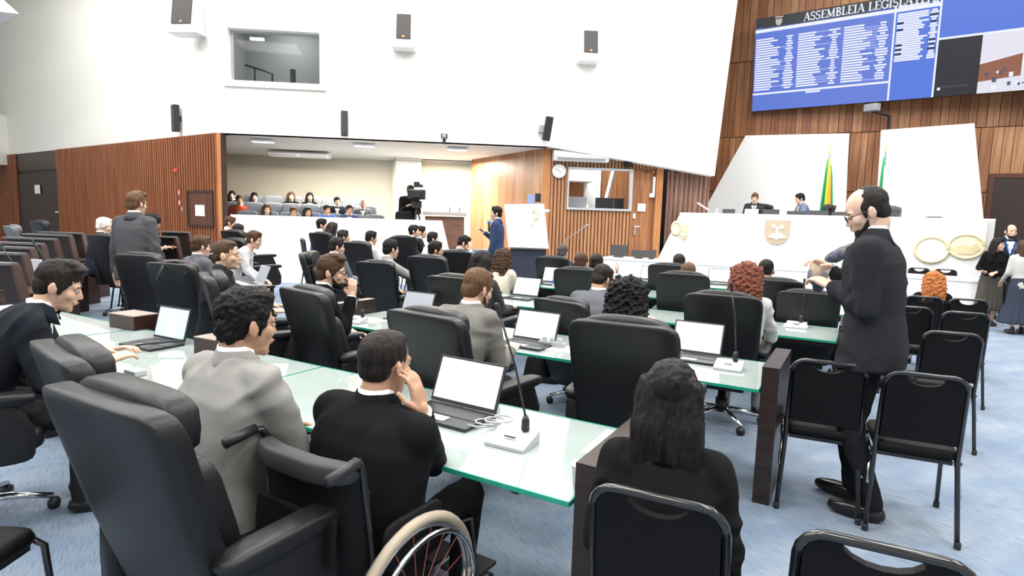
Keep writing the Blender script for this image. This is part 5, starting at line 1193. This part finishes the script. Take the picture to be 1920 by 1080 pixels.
mic(-.35, .33, (-.1, 0, .42), 'desk microphone on the first of the stepped wooden desks', z=.7175, on=0); mic(-.08, .36, (-.12, 0, .42), 'desk microphone beside the silver laptop', z=.7175, on=1); mic(668, 605, (662, 548), 'desk microphone beside the man with glasses', s_=.9); mic(884, 560, (896, 510), 'desk microphone near the pointing man', s_=.9)
def sockbox(px, py, w_, d_, h_, rz, label):
    p = gz(px, py, GT); o = empty('socket_box', p, rz, label, 'box'); MB().box((0, d_/2, h_/2), (w_, d_, h_)).obj('case', M_DKRED, o, bevel=.004); MB().box((0, d_/2, h_+.002), (w_, d_, .006)).obj('lid', mat('box_top', (.30, .25, .22), .4), o)
    MB().box((-w_/2-.003, d_/2, h_/2), (.006, d_*.6, h_*.6)).obj('plate', M_SILV, o)
    for k in (-.03, .03): MB().box((-w_/2-.008, d_/2+k, h_/2), (.004, .025, .035)).obj('socket', M_BLKP, o)
sockbox(228, 617, .30, .19, .105, -.45, 'dark wooden socket box behind the laptop of the typing man'); sockbox(392, 668, .28, .19, .105, -.45, 'dark wooden socket box beside the man in light grey')
# lying gooseneck, cables
p = gz(345, 655, GT); q = gz(215, 662, GT); tag(MB().tube([p + V((0, 0, .06)), p.lerp(q, .5) + V((0, 0, .05)), q + V((0, 0, .03))], .008, 8).cap(q + V((0, 0, .03)), q + V((-.05, 0, .03)), .013, .013, 10).obj('gooseneck_microphone', M_BLKP, None, True), 'black gooseneck microphone bent flat over the desk before the typing man', 'microphone')
c = gz(893, 800, GT); P = [c + V((.07*math.cos(k*.7)*(1-.01*k) + .004*k, .045*math.sin(k*.7), .008+.0011*k)) for k in range(32)]; tag(MB().tube(P, .004, 6).obj('coiled_cable', mat('grey_cable', (.45, .45, .45), .5), None, True), 'coil of grey cable beside the tall desk microphone', 'cable')
p = gz(250, 705, GT); tag(MB().box(p + V((0, .02, .016)), (.10, .07, .03), -.5).obj('charger_brick', M_SILV, bevel=.006), 'small grey charger brick on the desk edge by the typing man', 'charger')
# cup
p = gz(1088, 917, GT); o = empty('plastic_cup', p, 0, 'translucent plastic cup on the corner of the glass desk', 'cup')
MB().lathe([(.024, 0), (.034, .085), (.036, .086), (.036, .09), (.032, .089), (.023, .004)], 20).obj('cup_wall', mat('cup_plastic', (.85, .85, .84), .3, trans=.4), o, True); MB().lathe([(.023, .005), (.029, .05), (.0, .051)], 20).obj('drink', mat('milky_drink', (.75, .62, .42), .4), o, True)
# papers
def sheet(px, py, rz, label, w_=.21, h_=.297, z=GT, n=1):
    p = gz(px, py, z); o = MB().box(p + V((0, 0, .002*n)), (w_, h_, .003*n), rz).obj('paper_sheet', M_PAPER); return tag(o, label, 'paper')
sheet(1160, 836, -.5, 'white paper beside the woman with straight black hair'); sheet(35, 577, -.4, 'sheets of paper on the desk behind the typing man', .3, .21, n=3); sheet(1492, 611, -.5, 'white paper at the end of the desk by the standing man', .2, .2)
sheet(1060, 655, -.5, 'white paper under the power strip by the black handbag', .25, .2); sheet(690, 600, -.5, 'paper beside the man with hand on chin', .3, .21); sheet(800, 597, -.5, 'paper beside the dim laptop', .25, .2)
p = gz(1035, 650, GT); o = empty('power_strip', p, -.5, 'grey power strip with plugs on the desk above the handbag', 'power strip'); MB().box((0, 0, .02), (.2, .06, .035)).obj('case', M_GRYP, o, bevel=.005)
for k in (-.06, 0, .06): MB().lathe([(.02, 0), (.018, .03)], 10, (k, 0, .037)).obj('plug', M_SILV, o)
# water bottle
p = gz(1039, 538, GT); o = empty('water_bottle', p, 0, 'small clear water bottle with a blue label and cap', 'bottle')
MB().lathe([(.03, 0), (.032, .01), (.032, .13), (.014, .165), (.013, .18)], 16).obj('bottle_body', mat('bottle_clear', (.75, .82, .9), .1, trans=.7), o, True); MB().lathe([(.0328, .05), (.0328, .11)], 16).obj('bottle_label', M_BLUEP, o, True); MB().lathe([(.016, .18), (.016, .2)], 14).obj('cap', M_BLUEP, o)
# handbag
p = gz(1018, 714, 0); o = empty('handbag', p, -.3, 'black leather handbag on the carpet under the glass desk', 'bag')
MB().sq((0, 0, .13), (.18, .08, .13), .35, .4, 24, 12, lambda p: (p.x*(1-.12*(p.z/.13)), p.y*(1-.35*(p.z/.13)), p.z)).obj('bag_body', M_LEATH, o, True)
for yy in (-.05, .05): MB().tube([(-.08, yy, .22)] + [(-.08*math.cos(k*math.pi/8), yy*1.3, .22+.1*math.sin(k*math.pi/8)) for k in range(1, 8)] + [(.08, yy, .22)], .007, 6).obj('handle', M_LEATH, o, True)
MB().box((0, -.082, .2), (.05, .008, .025)).obj('clasp', M_STEEL, o)
p = gz(1030, 812, 0); o = empty('floor_disc', p, 0, 'round blue device on the carpet beside the wide black chair', 'device'); MB().lathe([(.13, 0), (.15, .01), (.15, .05), (.135, .065)], 28).obj('body', M_BLKP, o, True); MB().lathe([(.135, .062), (.13, .07), (.0, .071)], 28).obj('top_cover', M_BLUEP, o, True)
# jacket strap over a chair, bag strap
p = gz(316, 492, 1.09) + V((0, 0, -.045)); tag(MB().tube([p + V((-.05, -.1, -.1)), p + V((-.03, 0, .05)), p + V((.05, .02, .06)), p + V((.16, .0, .05)), p + V((.2, -.1, -.05))], .011, 8, sq=(1.6, .6)).obj('bag_strap', M_BLKP, None, True), 'dark bag strap draped over a black office chair', 'strap')
# pouch and papers held by the standing man
p = dy(1535, 512, 3.95); o = empty('patterned_pouch', p, .6, 'patterned cloth pouch held by the standing man', 'pouch')
pm = mat('pouch_cloth', (.45, .33, .2), .8, var=((.05, .08, .16), 14, ONE)); MB().sq((0, 0, 0), (.07, .05, .085), .6, .6, 20, 12, None, Matrix.Rotation(.4, 3, 'Y')).obj('pouch_body', pm, o, True); MB().sq((.01, 0, -.075), (.04, .03, .05), .7, .7, 16, 10).obj('pouch_flap', mat('navy_cloth', (.03, .04, .07), .8), o, True)
p = dy(1572, 478, 4.05); o = empty('folded_cap', p, -.3, 'dark checked cloth cap in the raised hand of the standing man', 'cap'); MB().sq((0, 0, 0), (.09, .06, .04), .7, .8, 20, 12, None, Matrix.Rotation(-.6, 3, 'Y')).obj('crown', mat('check_cloth', (.03, .045, .09), .8, var=((.16, .15, .15), 25, ONE)), o, True); MB().sq((.05, 0, .055), (.05, .05, .012), .6, .8, 16, 8, None, Matrix.Rotation(-.6, 3, 'Y')).obj('brim', M_BLKP, o, True)
# hand microphone of the speaker
p = dy(917, 423, 11.0); o = empty('hand_microphone', p, 0, 'blue-headed microphone held by the man in the blue suit', 'microphone'); MB().cap((0, 0, -.1), (0, 0, .02), .016, .02, 8).obj('handle', M_BLKP, o, True); MB().ell((0, 0, .06), (.035, .035, .04)).obj('foam_head', M_BLUEP, o, True)
# gooseneck at the tribune table
p = plane_pt(1060, 450, NS*11.5, NS); q = plane_pt(1096, 426, NS*11.5, NS); o = tag(MB().tube([V((p.x, p.y, .0)), p, q], .012, 6).cap(q, q + (q-p).normalized()*.08, .02, .02, 8).obj('boom_microphone', M_GRYP), 'thin grey boom microphone in front of the booth slats', 'microphone')
# ---- wheelchair
wc = empty('wheelchair', P3o.location, P3o.rotation_euler.z, 'black manual wheelchair with beige tyres and red-brown spokes', 'wheelchair')
RY = Matrix.Rotation(math.pi/2, 3, 'Y')
for s_ in (-1, 1):
    c = V((s_*.275, -.03, .305)); circ = lambda r, dx=0: [c + V((s_*dx, r*math.cos(k*math.pi/20), r*math.sin(k*math.pi/20))) for k in range(41)]
    w_ = MB().tube(circ(.285), .018, 8).obj('tyre', mat('beige_tyre', (.42, .35, .27), .6), wc, True); MB().tube(circ(.262), .011, 8).obj('rim', M_STEEL, w_, True); MB().tube(circ(.25, .045), .009, 8).obj('push_rim', M_CHROME, w_, True)
    MB().lathe([(.03, -.03), (.03, .03)], 14, c, R=RY).obj('hub', M_BLKP, w_, True)
    for k in range(18):
        a = k*math.pi/9; MB().tube([c + V((0, .025*math.cos(a), .025*math.sin(a))), c + V((0, .258*math.cos(a+.25), .258*math.sin(a+.25)))], .0025, 4).obj('spoke', mat('rust_spoke', (.25, .05, .025), .4), w_)
    MB().tube([(s_*.235, -.26, .85), (s_*.225, -.235, .85), (s_*.215, -.21, .81), (s_*.215, -.17, .5), (s_*.215, .2, .46), (s_*.2, .36, .42), (s_*.18, .44, .14)], .0125, 8).obj('side_frame', M_BMET, wc, True)
    MB().tube([(s_*.235, -.36, .835), (s_*.235, -.25, .855)], .017, 10).obj('push_handle', M_BLKP, wc, True)
    MB().box((s_*.1, .5, .12), (.17, .16, .015)).obj('footrest', M_BLKP, wc); MB().lathe([(.06, -.015), (.065, 0), (.06, .015)], 16, (s_*.2, .34, .065), R=RY).obj('caster_wheel', M_BLKP, wc, True)
    MB().sq((s_*.25, -.02, .54), (.012, .14, .08), .4, .4, 16, 8).obj('side_guard', mat('wheelchair_fabric', (.006, .006, .007), .7, spec=.2), wc, True)
fab = mat('wheelchair_fabric', (.006, .006, .007), .7, spec=.2)
MB().sq((0, -.2, .64), (.215, .025, .19), .25, .3, 24, 12, lambda p: (p.x, p.y-.05*(1-(p.x/.215)**2)-.08*p.z, p.z)).obj('backrest', fab, wc, True); MB().sq((0, -.235, .805), (.22, .035, .035), .5, .4, 24, 8, lambda p: (p.x, p.y-.05*(1-(p.x/.215)**2), p.z)).obj('back_roll', mat('wheelchair_grey', (.03, .03, .033), .6), wc, True)
MB().sq((0, .06, .455), (.2, .22, .03), .5, .3, 20, 8).obj('seat', fab, wc, True); MB().box((0, -.285, .60), (.36, .02, .14), R=Matrix.Rotation(-.08, 3, 'X')).obj('back_pocket', fab, wc, bevel=.008)
MB().tube([(-.2, -.16, .47), (-.19, -.25, .40), (-.12, -.28, .37), (.12, -.28, .37), (.19, -.25, .40), (.2, -.16, .47)], .010, 8).obj('rear_bar', M_STEEL, wc, True); MB().tube([(-.27, -.03, .305), (.27, -.03, .305)], .013, 8).obj('axle', M_BMET, wc)
# ---- broadcast camera on its pedestal
p = gal(782, 365, .1); o = empty('broadcast_camera', at(p, .45), rzW, 'black broadcast camera on a tripod above the parapet', 'camera'); hz = p.z-.45
MB().box((0, 0, hz), (.4, .5, .22)).obj('camera_body', M_BLKP, o, bevel=.015); MB().box((.0, -.32, hz), (.2, .2, .16)).obj('lens_hood', M_BLKP, o, bevel=.01); MB().box((-.02, .2, hz+.24), (.14, .16, .13)).obj('viewfinder', M_BLKP, o, bevel=.01); MB().box((.1, .0, hz+.2), (.07, .3, .06)).obj('top_microphone', M_BLKP, o, bevel=.01)
MB().box((0, 0, hz-.22), (.22, .3, .16)).obj('pan_head', M_BLKP, o, bevel=.01)
for k in range(3):
    a = k*2.094; MB().tube([(0, 0, hz-.28), (.3*math.cos(a), .3*math.sin(a), .0)], .022, 6).obj('tripod_leg', M_BLKP, o)
p = gal(757, 402, .3); tag(MB().sq(p - V((0, 0, .1)), (.2, .05, .18), .4, .4, 18, 10).obj('chair', M_BFAB, None, True), 'black chair back beside the broadcast camera', 'chair')
# ---- things on the dais and clerks' table
def dmon(px, py, w_, h_, label, face=0, m=M_BLKP, off=.35, plane=None, z=None):
    p = plane_pt(px, py, NS*((SD if plane is None else plane)+off), NS); z = (zt_d if z is None else z); o = empty('desk_monitor', (p.x, p.y, z), rzF + face, label, 'monitor')
    MB().box((0, 0, .012), (w_*.5, .14, .024)).obj('stand', M_BLKP, o); MB().box((0, .02, .03+h_/2), (w_, .03, h_), R=Matrix.Rotation(-.3, 3, 'X')).obj('screen_back', m, o, bevel=.006)
zt_d = dais.children[1].matrix_local.translation.z + 0; zt_d = max(v.co.z for v in dais.children[1].data.vertices)
for px, w_, h_, m, lab in ((1344, .1, .13, M_GRYP, 'small grey telephone at the sloping end of the dais'), (1366, .28, .12, M_BLKP, 'small dark monitor near the sloping end of the dais'), (1409, .3, .13, M_SILV, 'silver laptop back before the man in a dark suit on the dais'), (1446, .34, .13, M_BLKP, 'dark monitor beside the man in a dark suit on the dais'), (1492, .36, .1, M_BLKP, 'low dark console between the two men on the dais'), (1535, .4, .12, M_BLKP, 'dark monitor before the man in grey-blue on the dais'), (1585, .5, .1, M_BLKP, 'low dark console beside the yellow and green flag'), (1660, .5, .12, M_BLKP, 'dark console before the president chair')):
    dmon(px, 395, w_, h_, lab, m=m)
p = onD(1318, 390, -.3); tag(MB().box(p + V((0, 0, .04)), (.3, .2, .02), rzF, R=Matrix.Rotation(rzF, 3, 'Z') @ Matrix.Rotation(.55, 3, 'Y')).obj('document_stand', M_PANELW), 'tilted white document board at the sloping end of the dais', 'board')
for px, w_, h_, lab in ((1160, .4, .26, 'dark monitor at the end of the clerks table near the booth'), (1198, .36, .16, 'low dark equipment box on the clerks table'), (1222, .2, .18, 'small dark speaker on the clerks table')): dmon(px, 470, w_, h_, lab, off=.3, plane=SL, z=lz)
# booth equipment
for px, w_, lab in ((1083, .45, 'grey monitor behind the booth glass'), (1133, .45, 'black monitor behind the booth glass'), (1160, .25, 'small monitor at the end behind the booth glass')):
    p = onB(px, 380, -.45); o = empty('booth_monitor', at(p, bz0-.03), rzW, lab, 'monitor'); MB().box((0, 0, .02), (.18, .14, .03)).obj('stand', M_BLKP, o); MB().box((0, 0, .18), (w_, .04, .26)).obj('panel', M_GRYP if px < 1100 else M_BLKP, o, bevel=.006)
EXEC = None
for lab, r_, f, l, z in PP:
    pass
